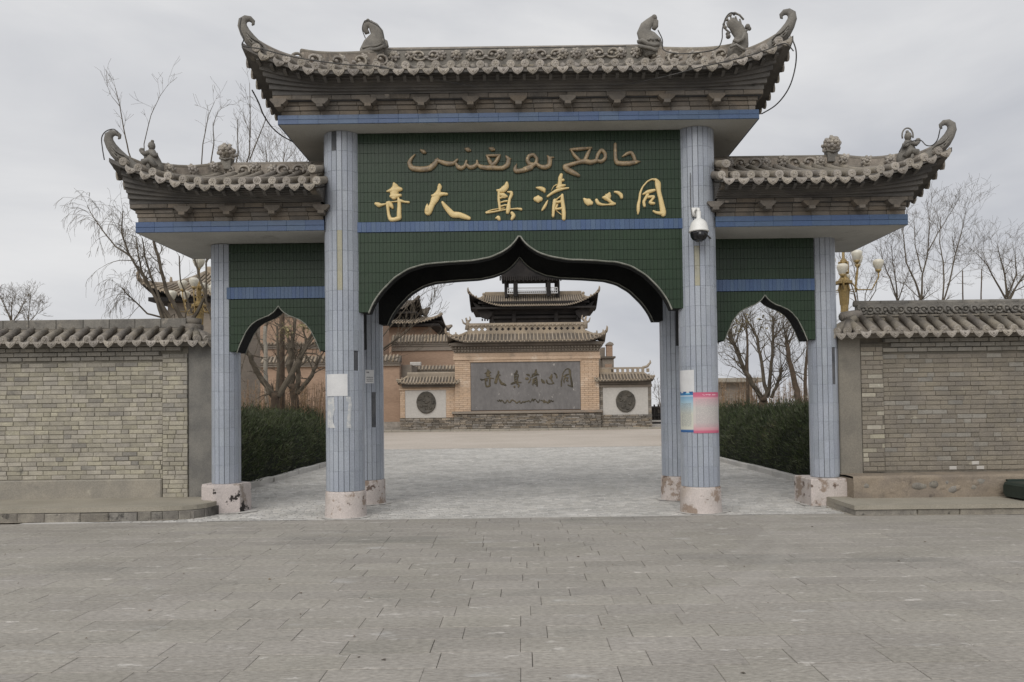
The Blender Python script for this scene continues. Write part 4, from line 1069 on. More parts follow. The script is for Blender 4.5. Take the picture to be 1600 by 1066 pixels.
AR = [(580,220,1600/470,[[(233,72,6),(212,95,14),(201,120,22),(215,146,26),(265,152,26),(310,148,28),(340,122,26),(353,98,14)]]),
 (640,220,1600/190,[[(345,255,34),(420,280,50),(500,303,56),(580,298,46),(628,245,24)],[(610,300,30),(640,350,54),(685,360,50),(730,330,40),(748,262,24)],[(745,310,30),(790,350,50),(840,345,50),(890,310,40),(888,262,24)],
   [(890,310,30),(940,345,54),(1020,355,54),(1090,350,60),(1160,360,50),(1230,358,50),(1290,320,60),(1305,245,56),(1268,202,20)],[(1310,240,30),(1342,234,8)],[(1012,192,20),(1050,260,48),(1080,325,48),(1130,290,48),(1168,225,46),(1188,188,24)],[(1012,195,26),(1100,196,34),(1188,190,26)],
   [(150,125,30),(188,148,56),(205,155,30)],[(738,108,30),(768,118,58),(795,125,30)],[(1055,100,30),(1085,110,58),(1112,116,30)],[(1410,298,6),(1388,360,46),(1395,402,56),(1500,388,50),(1600,355,56)]]),
 (820,220,1600/190,[[(0,372,56),(80,340,58),(150,300,48),(160,230,38),(112,180,40),(52,200,45),(30,260,46),(62,310,48),(130,310,38)],[(150,300,38),(200,340,48),(270,350,54),(325,325,58),(332,245,58),(297,195,14)],[(340,222,26),(390,214,8)],
   [(712,458,34),(640,420,58),(560,380,68),(518,340,58),(600,315,48),(700,285,44),(790,266,58),(870,285,58),(940,262,48)],[(602,112,18),(650,190,40),(715,255,44)],[(602,115,28),(720,110,44),(878,92,24)],[(868,92,18),(830,170,48),(792,255,48)],
   [(940,262,38),(960,180,42),(1010,112,42),(1060,170,42),(1060,230,42),(1010,275,42),(955,262,38)],[(1190,45,36),(1190,150,42),(1195,250,46),(1215,293,54),(1300,300,54),(1390,295,54),(1460,280,48),(1522,270,10)],[(1285,208,18),(1340,172,38),(1400,150,38),(1432,200,42),(1450,258,42)]])]
groups = {0: 'ribbon'}
bs = [MB(), MB(), MB()]; cnt = 0
for gi, (ox, oy, sc2, sts) in enumerate(AR):
    for st in sts:
        pts = []
        for x, y, wd in st:
            p = at(ox+x/sc2, oy+y/sc2, 11.68); pts.append((p.x, p.z, wd/sc2*11.68/1200))
        mx_ = pts[0][0]; tgt = bs[0] if mx_ < -.07 else bs[1] if mx_ < .75 and not (gi == 2 and st[0][0] > 500) else bs[2]
        ribbon(tgt, [(x, z, wd*1.08) for x, z, wd in pts], 11.701, .042+.0008*(cnt % 9)); cnt += 1
for b in bs:
    if b.v: part('arabic_word', b, M['bronze'], sign, True)

# ================================================================== THINGS FIXED TO THE GATE
# security camera
ct = at(1092, 358, 11.36); cx_, cy_ = ct.x, 11.36
sc_t = thing('security_camera', 'white domed security camera with a black lens globe on the front right column', 'camera', (cx_, cy_, ct.z))
zc = ct.z; r = .145
b = MB().lathe([(.034,.26),(.034,.165),(.045,.15),(.075,.135),(.115,.09),(.135,.03),(.142,-.02),(.15,-.03),(.15,-.045),(.13,-.05)][::-1], 0, 0, 28); b.xf(Matrix.Translation((cx_, cy_, zc)))
part('housing', b, M['white'], sc_t, True)
b = MB().lathe([(.0,-.19),(.05,-.185),(.095,-.16),(.12,-.12),(.13,-.07),(.13,-.046)], 0, 0, 28); b.xf(Matrix.Translation((cx_, cy_, zc)))
part('lens_globe', b, M['black'], sc_t, True)
part('lens', MB().tube([(cx_, cy_-.085, zc-.105),(cx_, cy_-.136, zc-.118)], [.058,.05], 18), M['black'], sc_t, True)
part('bracket', MB().tube([(cx_, cy_, zc+.25),(cx_, cy_, zc+.285),(cx_, cy_+.05, zc+.31),(cx_, cy_+.26, zc+.31)], .026, 10).box(cx_-.06, cx_+.06, 11.545, 11.575, zc+.23, zc+.37), M['white'], sc_t, True)
part('cord', MB().tube([(cx_-.03, cy_, zc+.16),(cx_-.075, cy_-.01, zc+.18),(cx_-.08, cy_+.08, zc+.22),(cx_-.075, 11.555, zc+.4),(cx_-.07, 11.555, zc+.9)], .006, 5).tube([(cx_+.12, cy_+.05, zc-.07),(cx_+.28, 11.7, zc-.09),(cx_+.4, 12.2, zc-.1)], .012, 6), M['cable'], sc_t, True)

def poster_mat(name, cols, rows, title=None):
    """flat print: vertical colour ramp and lines of small print, in the sheet's own coordinates"""
    m = bpy.data.materials.new(name); m.use_nodes = True; t = m.node_tree; nd, ln = t.nodes, t.links; b = nd['Principled BSDF']
    b.inputs['Roughness'].default_value = .55
    tcn = nd.new('ShaderNodeUVMap'); sp = nd.new('ShaderNodeSeparateXYZ'); ln.new(tcn.outputs[0], sp.inputs[0])
    r = nd.new('ShaderNodeValToRGB'); e = r.color_ramp.elements
    e[0].position = cols[0][0]; e[0].color = (*cols[0][1], 1); e[1].position = cols[-1][0]; e[1].color = (*cols[-1][1], 1)
    for p, c in cols[1:-1]:
        q = e.new(p); q.color = (*c, 1)
    ln.new(sp.outputs[1], r.inputs[0]); cur = r.outputs[0]
    def math_(op, a, bb=None, cc=None):
        x = nd.new('ShaderNodeMath'); x.operation = op
        for i, v in enumerate((a, bb, cc)):
            if v is None: continue
            if isinstance(v, (int, float)): x.inputs[i].default_value = v
            else: ln.new(v, x.inputs[i])
        return x.outputs[0]
    for (v0, v1, n, u0, u1, colr, dens) in rows:
        f = math_('FRACT', math_('MULTIPLY', math_('SUBTRACT', sp.outputs[1], v0), n/(v1-v0)))
        line = math_('MULTIPLY', math_('GREATER_THAN', f, .35), math_('LESS_THAN', f, .85))
        ins = math_('MULTIPLY', math_('MULTIPLY', math_('GREATER_THAN', sp.outputs[1], v0), math_('LESS_THAN', sp.outputs[1], v1)), math_('MULTIPLY', math_('GREATER_THAN', sp.outputs[0], u0), math_('LESS_THAN', sp.outputs[0], u1)))
        nz = nd.new('ShaderNodeTexNoise'); nz.inputs['Scale'].default_value = dens; nz.inputs['Detail'].default_value = 2
        mpn = nd.new('ShaderNodeMapping'); mpn.inputs['Scale'].default_value = (1, 1.6, 1); ln.new(tcn.outputs[0], mpn.inputs[0]); ln.new(mpn.outputs[0], nz.inputs['Vector'])
        k = math_('MULTIPLY', math_('MULTIPLY', line, ins), math_('GREATER_THAN', nz.outputs[0], .46))
        x = nd.new('ShaderNodeMix'); x.data_type = 'RGBA'; ln.new(k, x.inputs[0]); ln.new(cur, x.inputs[6]); x.inputs[7].default_value = (*colr, 1); cur = x.outputs[2]
    ln.new(cur, b.inputs['Base Color']); return m
def sheet(px0, px1, py0, py1, cx, cy, r, m, label, cat, name='notice', shape=None, lift=.004, curl=0.0, group=None, n=14):
    """sheet of paper stuck round a column"""
    pm = (py0+py1)/2; Yn = cy-r
    xa, xb = at(px0, pm, Yn+.02).x, at(px1, pm, Yn+.02).x; z1, z0 = at((px0+px1)/2, py0, Yn).z, at((px0+px1)/2, py1, Yn).z
    aa, ab = [math.asin(max(-.995, min(.995, (x-cx)/r))) for x in (xa, xb)]
    b = MB(); nv = 16; uv = []
    for j in range(nv+1):
        for i in range(n+1):
            u, v = i/n, j/nv
            if shape: u0_, u1_ = shape(v); uu = u0_+(u1_-u0_)*u
            else: uu = u
            a = aa+(ab-aa)*uu; rr = r+lift+.002*mnoise.noise(Vector((u*3+px0, v*4, 0)))+curl*max(0, abs(uu-.5)*2-.75)*.1
            b.v.append((cx+rr*math.sin(a), cy-rr*math.cos(a), z0+(z1-z0)*v)); uv.append((uu, v))
    b.f = [(j*(n+1)+i, j*(n+1)+i+1, (j+1)*(n+1)+i+1, (j+1)*(n+1)+i) for j in range(nv) for i in range(n)]
    k = len(b.v); b.v += [(x+(cx-x)*.005, y+(cy-y)*.005, z) for x, y, z in b.v]     # back of the sheet
    b.f += [tuple(q+k for q in f)[::-1] for f in b.f]
    me = b.mesh(name, True); lay_ = me.uv_layers.new(name='UVMap')
    for l in me.loops: lay_.data[l.index].uv = uv[l.vertex_index % k]
    o = link(name, me, m); tag(o, label, cat, group); return o
pink = poster_mat('poster_pink', [(0,(.54,.12,.20)),(.06,(.56,.15,.23)),(.075,(.60,.30,.34)),(.26,(.56,.50,.48)),(.62,(.55,.53,.49)),(.86,(.62,.36,.40)),(.90,(.56,.14,.23)),(1,(.54,.10,.18))], [(.14,.84,30,.08,.92,(.36,.33,.34),40),(.905,.96,1,.3,.86,(.74,.45,.52),14)])
blue = poster_mat('poster_blue', [(0,(.03,.10,.28)),(.05,(.03,.13,.33)),(.075,(.58,.58,.50)),(.45,(.58,.58,.50)),(.75,(.34,.50,.60)),(.87,(.20,.38,.55)),(.90,(.62,.66,.68)),(.915,(.04,.20,.42)),(1,(.02,.09,.25))], [(.14,.72,22,.12,.88,(.25,.27,.28),34),(.93,.97,1,.5,.8,(.2,.55,.72),9)])
notice = poster_mat('notice_print', [(0,(.66,.66,.66)),(1,(.68,.68,.68))], [(.08,.5,3,.12,.9,(.06,.06,.07),30),(.68,.9,1,.14,.44,(.05,.05,.06),60)])
sheet(1060.5, 1085, 578, 614, CX, YF, RC, M['paper'], 'blank greyish white paper above the blue poster on the right column', 'notice', 'notice')
sheet(1060, 1084, 612, 676, CX, YF, RC, blue, 'narrow blue and cream poster with lines of print on the right column', 'poster', 'poster', curl=.1)
sheet(1084, 1125, 613, 677, CX, YF, RC, pink, 'wide pink edged poster with faint lines of print on the right column', 'poster', 'poster', lift=.007)
sheet(509.5, 543, 584.5, 619, -CX, YF, RC, M['paper'], 'blank square white paper on the left column', 'notice', 'notice', lift=.006, curl=.12)
sheet(510, 524.5, 621, 669, -CX, YF, RC, M['tornpaper'], 'torn strip of white paper at the left edge of the left column', 'paper scrap', 'paper_scrap', shape=lambda v: (0, 1-.35*abs(math.sin(v*5))*(1-v)-.1*v))
sheet(540, 550, 620, 669, -CX, YF, RC, M['tornpaper'], 'thin torn remains of paper right of the wider strip on the left column', 'paper scrap', 'paper_scrap', shape=lambda v: (.1+.45*(v if v < .85 else 0), (.75 if v > .85 else .8-.1*math.sin(v*6))))
sheet(571, 583.5, 578, 599, -CX, YB, RC, notice, 'small printed white notice on the rear left column', 'notice', 'notice')

# cables draped over the roofs
def cable(name, label, pts, r=.010, group='dark cables draped over the gate roofs'):
    P = [at(*p) for p in pts]; Q = []
    for i in range(len(P)-1):
        p0, p1, p2, p3 = P[max(0,i-1)], P[i], P[i+1], P[min(len(P)-1,i+2)]
        for k in range(6):
            t = k/6; Q.append(.5*((2*p1)+(p2-p0)*t+(2*p0-5*p1+4*p2-p3)*t*t+(3*p1-p0-3*p2+p3)*t**3))
    Q.append(P[-1]); o = part(name, MB().tube(Q, r, 5), M['cable'], None, True); tag(o, label, 'cable', group)
cable('cable', 'dark cable running down the upper left roof corner and slanting under the eave', [(377,28,10.7),(375,45,10.7),(381,60,10.7),(378,70,10.75),(383,73,10.75),(410,77,10.75),(440,85,10.75),(480,93,10.78),(540,101,10.8),(590,104,10.82),(660,120,11.0),(745,136,11.1)], .0085)
cable('cable', 'dark cable lying along the top of the main ridge', [(571,60,12.6),(566,45,12.6),(570,33,12.6),(578,34,12.6),(592,42,12.6),(599,55,12.6),(601,68,12.6),(607,77,12.6),(640,78.5,12.6),(760,76,12.6),(900,73.5,12.6),(978,72,12.6)], .008)
cable('cable', 'dark cable from the upper right roof corner slanting down under the eave', [(1240,80,10.75),(1226,68,10.75),(1200,77,10.75),(1170,87,10.75),(1130,97,10.78),(1090,106,10.8),(1050,117,10.9),(990,130,11.1),(955,133,11.15)], .0085)
cable('cable', 'cable looped over the openwork ornament on the upper right hip', [(1028,47,12.0),(1035,62,12.0),(1037,78,12.0),(1060,84,11.8),(1095,82,11.6),(1120,76,11.45),(1128,62,11.4),(1129,45,11.4),(1134,28,11.4),(1142,20,11.4),(1152,23,11.4)], .009)
cable('cable', 'dark cable hanging in a loop below the left edge of the main roof', [(394,141,11.3),(404,160,11.6),(412,180,11.7),(425,199,12.2),(440,212,12.8),(456,221,13.4),(468,228,13.9)], .011)
cable('cable', 'dark cable hanging in a curve below the right edge of the main roof', [(1239,64,10.85),(1244,80,10.8),(1243,103,10.9),(1236,130,11.0),(1225,150,11.2),(1210,166,11.5),(1190,178,11.9)], .010)
cable('cable', 'cable hung along the left side roof corner and figure', [(163,250,11.0),(160,232,11.0),(159,215,11.0),(166,205,11.0),(178,202,11.0),(184,208,11.0)], .008)
cable('cable', 'cable strung between the figure and the horn of the right side roof', [(1405,237,11.5),(1412,228,11.5),(1418,223,11.5),(1437,219,11.4),(1447,227,11.3),(1457,227,11.2),(1465,218,11.1),(1469,202,11.0),(1473,194,11.0)], .008)

# ================================================================== HEDGES
def hedge(label, x0, x1, y0, y1, h, side, seed, nb):
    r = np.random.default_rng(seed)
    t = thing('hedge', label, 'hedge', ((x0+x1)/2, (y0+y1)/2, 0), 'evergreen hedges beside the entrance path')
    def surf(u, v):    # lumpy core
        a = PI*v
        x = (x0+x1)/2-math.cos(a)*(x1-x0)/2*.86; z = max(0.0, math.sin(a)**.55*h*.80); y = y0+.12+(y1-y0-.2)*u
        q = mnoise.noise(Vector((x*1.6, y*1.3, z*1.8+seed)))*.10
        return (x+q*(1 if x > (x0+x1)/2 else -1), y, z+q*.9 if z > .05 else 0)
    core = MB().grid(surf, 60, 14)
    core.add([(x0+.15,y0+.14,0),(x1-.15,y0+.14,0),(x1-.15,y0+.14,h*.8),(x0+.15,y0+.14,h*.8)], [(0,1,2,3)])
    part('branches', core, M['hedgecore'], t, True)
    # needle sprays
    n = nb
    yy = y0+(y1-y0)*r.random(n)**1.7; ph = r.random(n)*PI
    front = r.random(n) < .18; yy[front] = y0+.02+r.random(front.sum())*.35
    rad = np.where(front, np.sqrt(r.random(n)), .88+.16*r.random(n)+.05*np.sin(yy*3.1+ph*4))
    lump = np.array([mnoise.noise(Vector((a*1.3, b*2.2, seed))) for a, b in zip(yy[::8], ph[::8])]).repeat(8)[:n] if n % 8 == 0 else np.zeros(n)
    x = (x0+x1)/2-np.cos(ph)*(x1-x0)/2*(rad+lump*.13); z = np.sin(ph)**.55*h*(rad*.96+lump*.17); y = yy; z = z*(1+.07*np.sin(yy*1.7+seed)+.05*np.sin(yy*4.3))
    c = np.stack([x, y, np.maximum(z, .02)], 1)
    out = np.stack([-np.cos(ph), np.where(front, -1.2, -.15)+0*ph, np.sin(ph)*.7+.75], 1)+r.normal(0, .55, (n, 3)); out /= np.linalg.norm(out, axis=1)[:, None]
    L = r.uniform(.05, .13, n)[:, None]; sd = np.cross(out, r.normal(0, 1, (n, 3))); sd /= np.linalg.norm(sd, axis=1)[:, None]+1e-9
    wd = r.uniform(.006, .014, n)[:, None]
    V = np.stack([c-sd*wd, c+sd*wd, c+out*L+sd*wd*.3, c+out*L-sd*wd*.3], 1).reshape(-1, 3); F = np.arange(4*n).reshape(n, 4)
    npmesh('needles', V, F, M['needle'], t, 'stuff')
    n = 5200; yy = y0+(y1-y0)*r.random(n)**1.7; ph = PI*(.18+.64*r.random(n))       # loose sprigs standing out of the top
    c = np.stack([(x0+x1)/2-np.cos(ph)*(x1-x0)/2*.95, yy, np.sin(ph)**.55*h*.96], 1)
    out = np.stack([-np.cos(ph)*.5, 0*ph, 1+0*ph], 1)+r.normal(0, .35, (n, 3)); out /= np.linalg.norm(out, axis=1)[:, None]
    L = (r.random(n)**2*.26+.06)[:, None]; sd = np.cross(out, r.normal(0, 1, (n, 3))); sd /= np.linalg.norm(sd, axis=1)[:, None]+1e-9; wd = .007
    V = np.stack([c-sd*wd, c+sd*wd, c+out*L+sd*wd*.3, c+out*L-sd*wd*.3], 1).reshape(-1, 3)
    npmesh('sprigs', V, np.arange(4*n).reshape(n, 4), M['needle'] if seed % 2 else M['drybrown'], t, 'stuff')
    return t
hedge('dense dark evergreen hedge seen through the left side arch', -8.6, -5.95, 14.2, 27, 1.58, 1, 3, 72000)
hedge('dense dark evergreen hedge seen through the right side arch', 6.02, 8.9, 14.0, 29, 1.56, -1, 9, 72000)
for sx, xa, lab in ((-1, -5.86, 'low pale kerb along the left hedge'), (1, 5.86, 'low pale kerb along the right hedge')):
    k = thing('kerb', lab, 'kerb', (xa, 20, 0), 'kerbs along the hedges'); y = 13.4
    me = MB().tbox(-.07, .07, -.49, .49, -.04, .12, .012).mesh('kerb_stone')
    while y < 30: link('kerb_stone', me, M['sett'], k, (xa+rng.uniform(-.012, .012), y, rng.uniform(-.015, .01)), (0, 0, rng.uniform(-.02, .02))); y += 1.0
part_ = struct('hedge_bed', flat(-30, -5.8, 13.3, 32.3, .01), M['dirt']); struct('hedge_bed', flat(5.92, 30, 13.3, 32.3, .01), M['dirt'])
# dry stems behind the hedges
def drystems(label, x0, x1, y0, y1, n, seed, hmin, hmax):
    r = random.Random(seed); b = MB()
    for i in range(n):
        x, y = r.uniform(x0, x1), r.uniform(y0, y1); h = r.uniform(hmin, hmax); dx, dy = r.uniform(-.2, .2), r.uniform(-.2, .2)
        b.tube([(x,y,.0),(x+dx*.4,y+dy*.4,h*.6),(x+dx,y+dy,h)], [.013,.010,.005], 3, False)
        for k in range(r.randrange(4, 9)):
            t = r.uniform(.55, 1); p = Vector((x+dx*t, y+dy*t, h*t)); d = Vector((r.uniform(-1,1), r.uniform(-1,1), r.uniform(0,1))).normalized()*r.uniform(.08,.25)
            b.tube([p, p+d], [.006,.003], 3, False)
            if r.random() < .5:
                q = p+d; s_ = r.uniform(.02,.045); a = Vector((r.uniform(-1,1),r.uniform(-1,1),r.uniform(-1,1)))*s_; c = Vector((r.uniform(-1,1),r.uniform(-1,1),r.uniform(-1,1)))*s_
                b.add([q, q+a, q+a+c, q+c], [(0,1,2,3)])
    o = part('dry_shrubs', b, M['drybrown']); tag(o, label, 'shrubs'); o['kind'] = 'stuff'
drystems('reddish brown dry stems growing behind the left hedge', -9.8, -6.2, 24, 30, 420, 5, 1.7, 2.75)
drystems('brown dry stems growing behind the right hedge', 7.0, 12, 27, 34, 460, 6, 1.6, 2.75)

# ================================================================== BARE TREES
def grow(b, p, d, L, r0, lev, R, droop=0.0, spread=.55, kids=4, jit=.22, rmin=.0027, tips=None):
    n = 5; pts = [p.copy()]; rad = [r0]
    for i in range(n):
        d = (d+Vector((R.gauss(0,1), R.gauss(0,1), R.gauss(0,1)))*jit*.45+Vector((0,0,-droop*(i+1)/n*.3+.03))).normalized()
        p = p+d*(L/n); pts.append(p.copy()); rad.append(max(rmin, r0*(1-.68*(i+1)/n)))
    b.tube(pts, rad, 5 if r0 > .03 else 3, False)
    if lev <= 0:
        if tips is not None: tips.append(pts[-1])
        return
    for k in range(kids):
        i = R.randrange(2, n+1); q = pts[i]; ax = Vector((R.gauss(0,1), R.gauss(0,1), R.gauss(0,1))).normalized()
        dd = (d*(1-spread*.6)+ax*spread+Vector((0,0,.15-droop*.4))).normalized()
        grow(b, q, dd, L*R.uniform(.45,.78), max(rmin, rad[i]*.66), lev-1, R, droop*1.25, spread, kids, jit, rmin, tips)
def tree(name, label, Y, limbs, group, seed, tw=(3, .9, 2), m_trunk='bark', m_tw='twig', droop=0.0, dep=.5, spread=.55, tufts=None, rmin=.0027, up=.35, trunk_n=1, start=.35, rs=1.0):
    """limbs: lists of (px, py, radius) measured in the photo; their depth is spread round the trunk"""
    R = random.Random(seed); base = at(limbs[0][0][0], limbs[0][0][1], Y)
    t = thing(name, label, 'tree', (base.x, base.y, 0), group); tb = MB(); cb = MB()
    for li, L in enumerate(limbs):
        yo = 0; sl = R.uniform(-dep, dep); P = []; rr = []
        for i, (px, py, r) in enumerate(L):
            P.append(at(px, py, Y+sl*i*.45)); rr.append(r*rs)
        if li == 0: P[0].z = min(P[0].z, -.05)
        Q = []; q = []
        for i in range(len(P)-1):
            for k in range(3):
                w_ = k/3; v = P[i].lerp(P[i+1], w_); v += Vector((R.gauss(0,1), R.gauss(0,1), R.gauss(0,1)))*rr[i]*.22*(1 if 0 < k else .3); Q.append(v); q.append(rr[i]+(rr[i+1]-rr[i])*w_)
        Q.append(P[-1]); q.append(rr[-1])
        (tb if li < trunk_n else cb).tube(Q, q, 9 if max(q) > .05 else 5, True)
        nk, ln, lv = tw
        for i in range(int(len(Q)*(start if li else .75)), len(Q)):
            for k in range(nk):
                d = (Q[i]-Q[max(0,i-1)]).normalized() if i else Vector((0,0,1))
                dd = (d*.55+Vector((R.gauss(0,1), R.gauss(0,1), R.gauss(0,1)))*spread+Vector((0,0,up))).normalized()
                grow(cb, Q[i], dd, ln*R.uniform(.5, 1.15), max(rmin, min(q[i]*.45, .03)), lv, R, droop, spread, 3, .25, rmin)
    part('trunk', tb, M[m_trunk], t, True)
    part('crown', cb, M[m_tw], t)
    if tufts:
        fb = MB()
        for px, py, n, s_, sp in tufts:
            for k in range(n):
                p = at(px+R.gauss(0, sp), py+R.gauss(0, sp), Y+R.uniform(-.3,.3)); a = Vector((R.gauss(0,1),R.gauss(0,1),R.gauss(0,1)))*s_; c = Vector((R.gauss(0,1),R.gauss(0,1),R.gauss(0,1)))*s_*.5
                fb.add([p, p+a, p+a+c, p+c], [(0,1,2,3)])
        part('leaves', fb, M['twig_y'], t, kind='stuff')
    return t
GT = 'bare trees around the entrance'
# left arch: two pollards in front of the red wall
tree('pollarded_tree', 'forked bare pollarded tree nearest the outer column in the left arch', 23.5, [
 [(430,655,.17),(430,622,.16),(426,615,.17)],[(428,620,.13),(410,595,.12),(396,570,.105),(387,552,.09),(380,535,.075)],
 [(434,620,.13),(447,600,.12),(460,575,.11),(470,558,.10),(480,535,.075),(490,518,.06),(497,505,.05)],[(433,612,.07),(435,575,.06),(434,540,.05),(433,510,.045)],[(470,558,.05),(480,540,.05),(494,522,.04)]], GT, 11, (1, .8, 2), dep=.3, rs=.74, tufts=[(447,520,60,.05,5),(479,507,110,.05,6)])
tree('pollarded_tree', 'thicker bare pollarded tree nearest the blue column in the left arch', 25, [
 [(461,655,.18),(461,625,.17),(457,600,.17)],[(456,610,.14),(454,580,.14),(455,555,.145),(455,540,.16)],[(463,615,.12),(466,590,.11),(467,570,.09),(472,545,.07)],[(464,615,.12),(475,602,.10),(487,587,.09),(493,574,.08),(497,562,.05)],
 [(455,545,.08),(449,525,.06),(440,512,.05),(430,505,.03)],[(456,545,.08),(460,515,.06),(462,495,.05)],[(477,552,.03),(493,553,.03),(512,566,.02)]], GT, 12, (1, .8, 2), dep=.3, rs=.74, tufts=[(446,517,50,.05,5)])
tree('pollarded_tree', 'thin pale trunk of a tree behind the pollards in the left arch', 28, [[(418,660,.08),(416,600,.075),(415,540,.07),(414,510,.06)],[(416,560,.04),(405,535,.03),(400,520,.02)],[(415,520,.04),(420,490,.03)]], GT, 13, (1, .9, 2), dep=.3, m_trunk='concrete')
# right arch
tree('pollarded_tree', 'bare pollarded tree with three long limbs seen through the right arch', 24, [
 [(1193,650,.19),(1193,628,.18),(1192,620,.17)],[(1191,625,.13),(1175,600,.11),(1160,570,.10),(1148,540,.085),(1138,520,.06),(1132,508,.04)],[(1198,622,.10),(1193,590,.085),(1188,555,.075),(1183,527,.065),(1170,505,.05),(1162,490,.04)],
 [(1200,620,.09),(1204,580,.08),(1207,545,.07),(1208,520,.06),(1208,495,.05)],[(1205,622,.08),(1213,605,.075),(1219,588,.07),(1221,574,.065)],[(1148,540,.05),(1140,532,.05),(1130,526,.04)],[(1208,528,.04),(1220,515,.03),(1230,504,.02)]], GT, 14, (2, .8, 2), m_tw='twig', dep=.3, rs=.64, tufts=[(1150,512,120,.05,10),(1200,500,50,.05,12)])
tree('pollarded_tree', 'leaning dark stump-topped tree at the right side of the right arch', 22.5, [
 [(1250,650,.15),(1248,628,.14),(1242,600,.12),(1235,570,.10),(1231,545,.09),(1230,532,.085)],[(1233,560,.03),(1220,550,.02),(1212,540,.012)],[(1240,568,.03),(1252,555,.02),(1258,545,.012)],[(1230,535,.04),(1226,520,.02),(1224,508,.012)],[(1232,535,.03),(1240,522,.02)],[(1240,580,.025),(1255,585,.02),(1266,588,.012)]], GT, 15, (2, .7, 2), dep=.3, rs=.7)
tree('bare_tree', 'thin young bare tree behind the pollards in the right arch', 27, [[(1170,660,.07),(1168,590,.055),(1168,540,.04),(1166,500,.03)],[(1168,570,.02),(1155,550,.015),(1145,540,.01)],[(1168,590,.02),(1150,575,.015),(1135,570,.01)]], GT, 16, (3, 1.5, 2), dep=.4)
tree('bare_tree', 'bare tree with fine twigs close to the right outer column', 26, [[(1262,660,.07),(1258,600,.055),(1262,540,.04),(1255,500,.03)],[(1260,600,.02),(1240,580,.015)],[(1258,560,.02),(1270,540,.015)]], GT, 17, (3, 1.4, 2), dep=.4)
# left of the gate above the wall
tree('willow_tree', 'bare weeping tree with drooping twigs above the left wall', 17, [
 [(262,700,.16),(262,560,.14),(258,510,.10)],[(258,510,.06),(245,470,.05),(228,440,.045),(212,415,.04),(200,395,.032),(190,365,.024),(192,330,.014)],[(205,402,.03),(180,385,.024),(160,360,.02),(145,338,.014),(136,322,.008)],
 [(262,500,.06),(245,470,.05),(232,445,.04),(220,420,.03),(215,390,.02),(213,372,.014)],[(268,500,.06),(250,470,.04),(235,430,.03),(226,400,.024),(222,372,.016)],[(255,497,.03),(230,490,.028),(212,472,.022),(200,461,.018),(188,448,.01)]], GT, 21, (2, .6, 2), droop=.9, rs=.72, dep=.35, spread=.5, rmin=.0027, up=.1, start=.45)
tree('bare_tree', 'bare thick-limbed tree with tall straight shoots behind the left side roof', 18.5, [
 [(300,700,.2),(300,560,.18),(290,500,.15)],[(292,510,.11),(262,460,.09),(254,430,.08),(247,400,.075),(240,376,.06)],[(300,500,.10),(322,460,.07),(310,430,.05),(303,400,.05)],[(300,490,.05),(282,440,.035),(280,400,.03)],[(330,500,.05),(322,470,.05),(322,410,.04)],
 [(240,376,.06),(225,300,.045),(201,238,.034),(193,200,.028),(186,160,.02),(180,138,.012)],[(186,165,.016),(174,150,.010),(166,130,.006)],[(240,376,.05),(228,300,.035),(225,225,.022),(236,180,.016),(250,150,.011),(263,132,.006)],
 [(303,400,.05),(312,300,.035),(317,225,.025),(326,180,.015),(335,160,.008)],[(303,400,.05),(322,300,.035),(334,225,.028),(333,195,.018),(340,175,.010),(355,160,.005)],[(322,410,.05),(360,300,.04),(372,240,.03),(371,200,.02),(372,186,.012)],[(322,410,.05),(370,300,.045),(390,240,.032),(391,190,.024),(390,130,.012)],[(390,250,.03),(404,215,.024),(414,190,.02),(416,180,.012)],[(392,215,.012),(380,178,.006)],[(391,170,.012),(386,150,.005)]],
 GT, 22, (1, .42, 1), dep=.12, rs=.5, rmin=.0027, up=.4, start=.5)
tree('bare_tree', 'bare tree with fine branching twigs between the left side roof and main eave', 24, [[(440,700,.1),(440,420,.07),(430,330,.05)],[(430,330,.03),(420,270,.02),(415,235,.012)],[(430,330,.03),(440,270,.02),(445,240,.012)],[(432,330,.03),(470,280,.02),(480,250,.01)],[(432,340,.03),(395,280,.02),(380,250,.01)]], GT, 23, (3, .9, 2), dep=.4)
tree('bare_tree', 'bare tree with branches reaching into the left of the main arch', 22, [
 [(560,700,.12),(560,600,.1),(575,560,.09)],[(575,560,.05),(600,545,.035),(632,522,.025),(650,505,.018),(668,494,.01)],[(575,555,.05),(610,510,.03),(640,475,.02),(668,455,.012),(690,446,.006)],[(575,560,.04),(605,540,.03),(640,512,.02),(655,490,.012),(680,470,.007)],[(560,590,.04),(600,565,.03),(625,558,.015)],[(600,548,.03),(618,535,.02),(640,540,.01)]], GT, 24, (1, .7, 2), dep=.25, spread=.4, rmin=.004, start=.45, rs=.55)
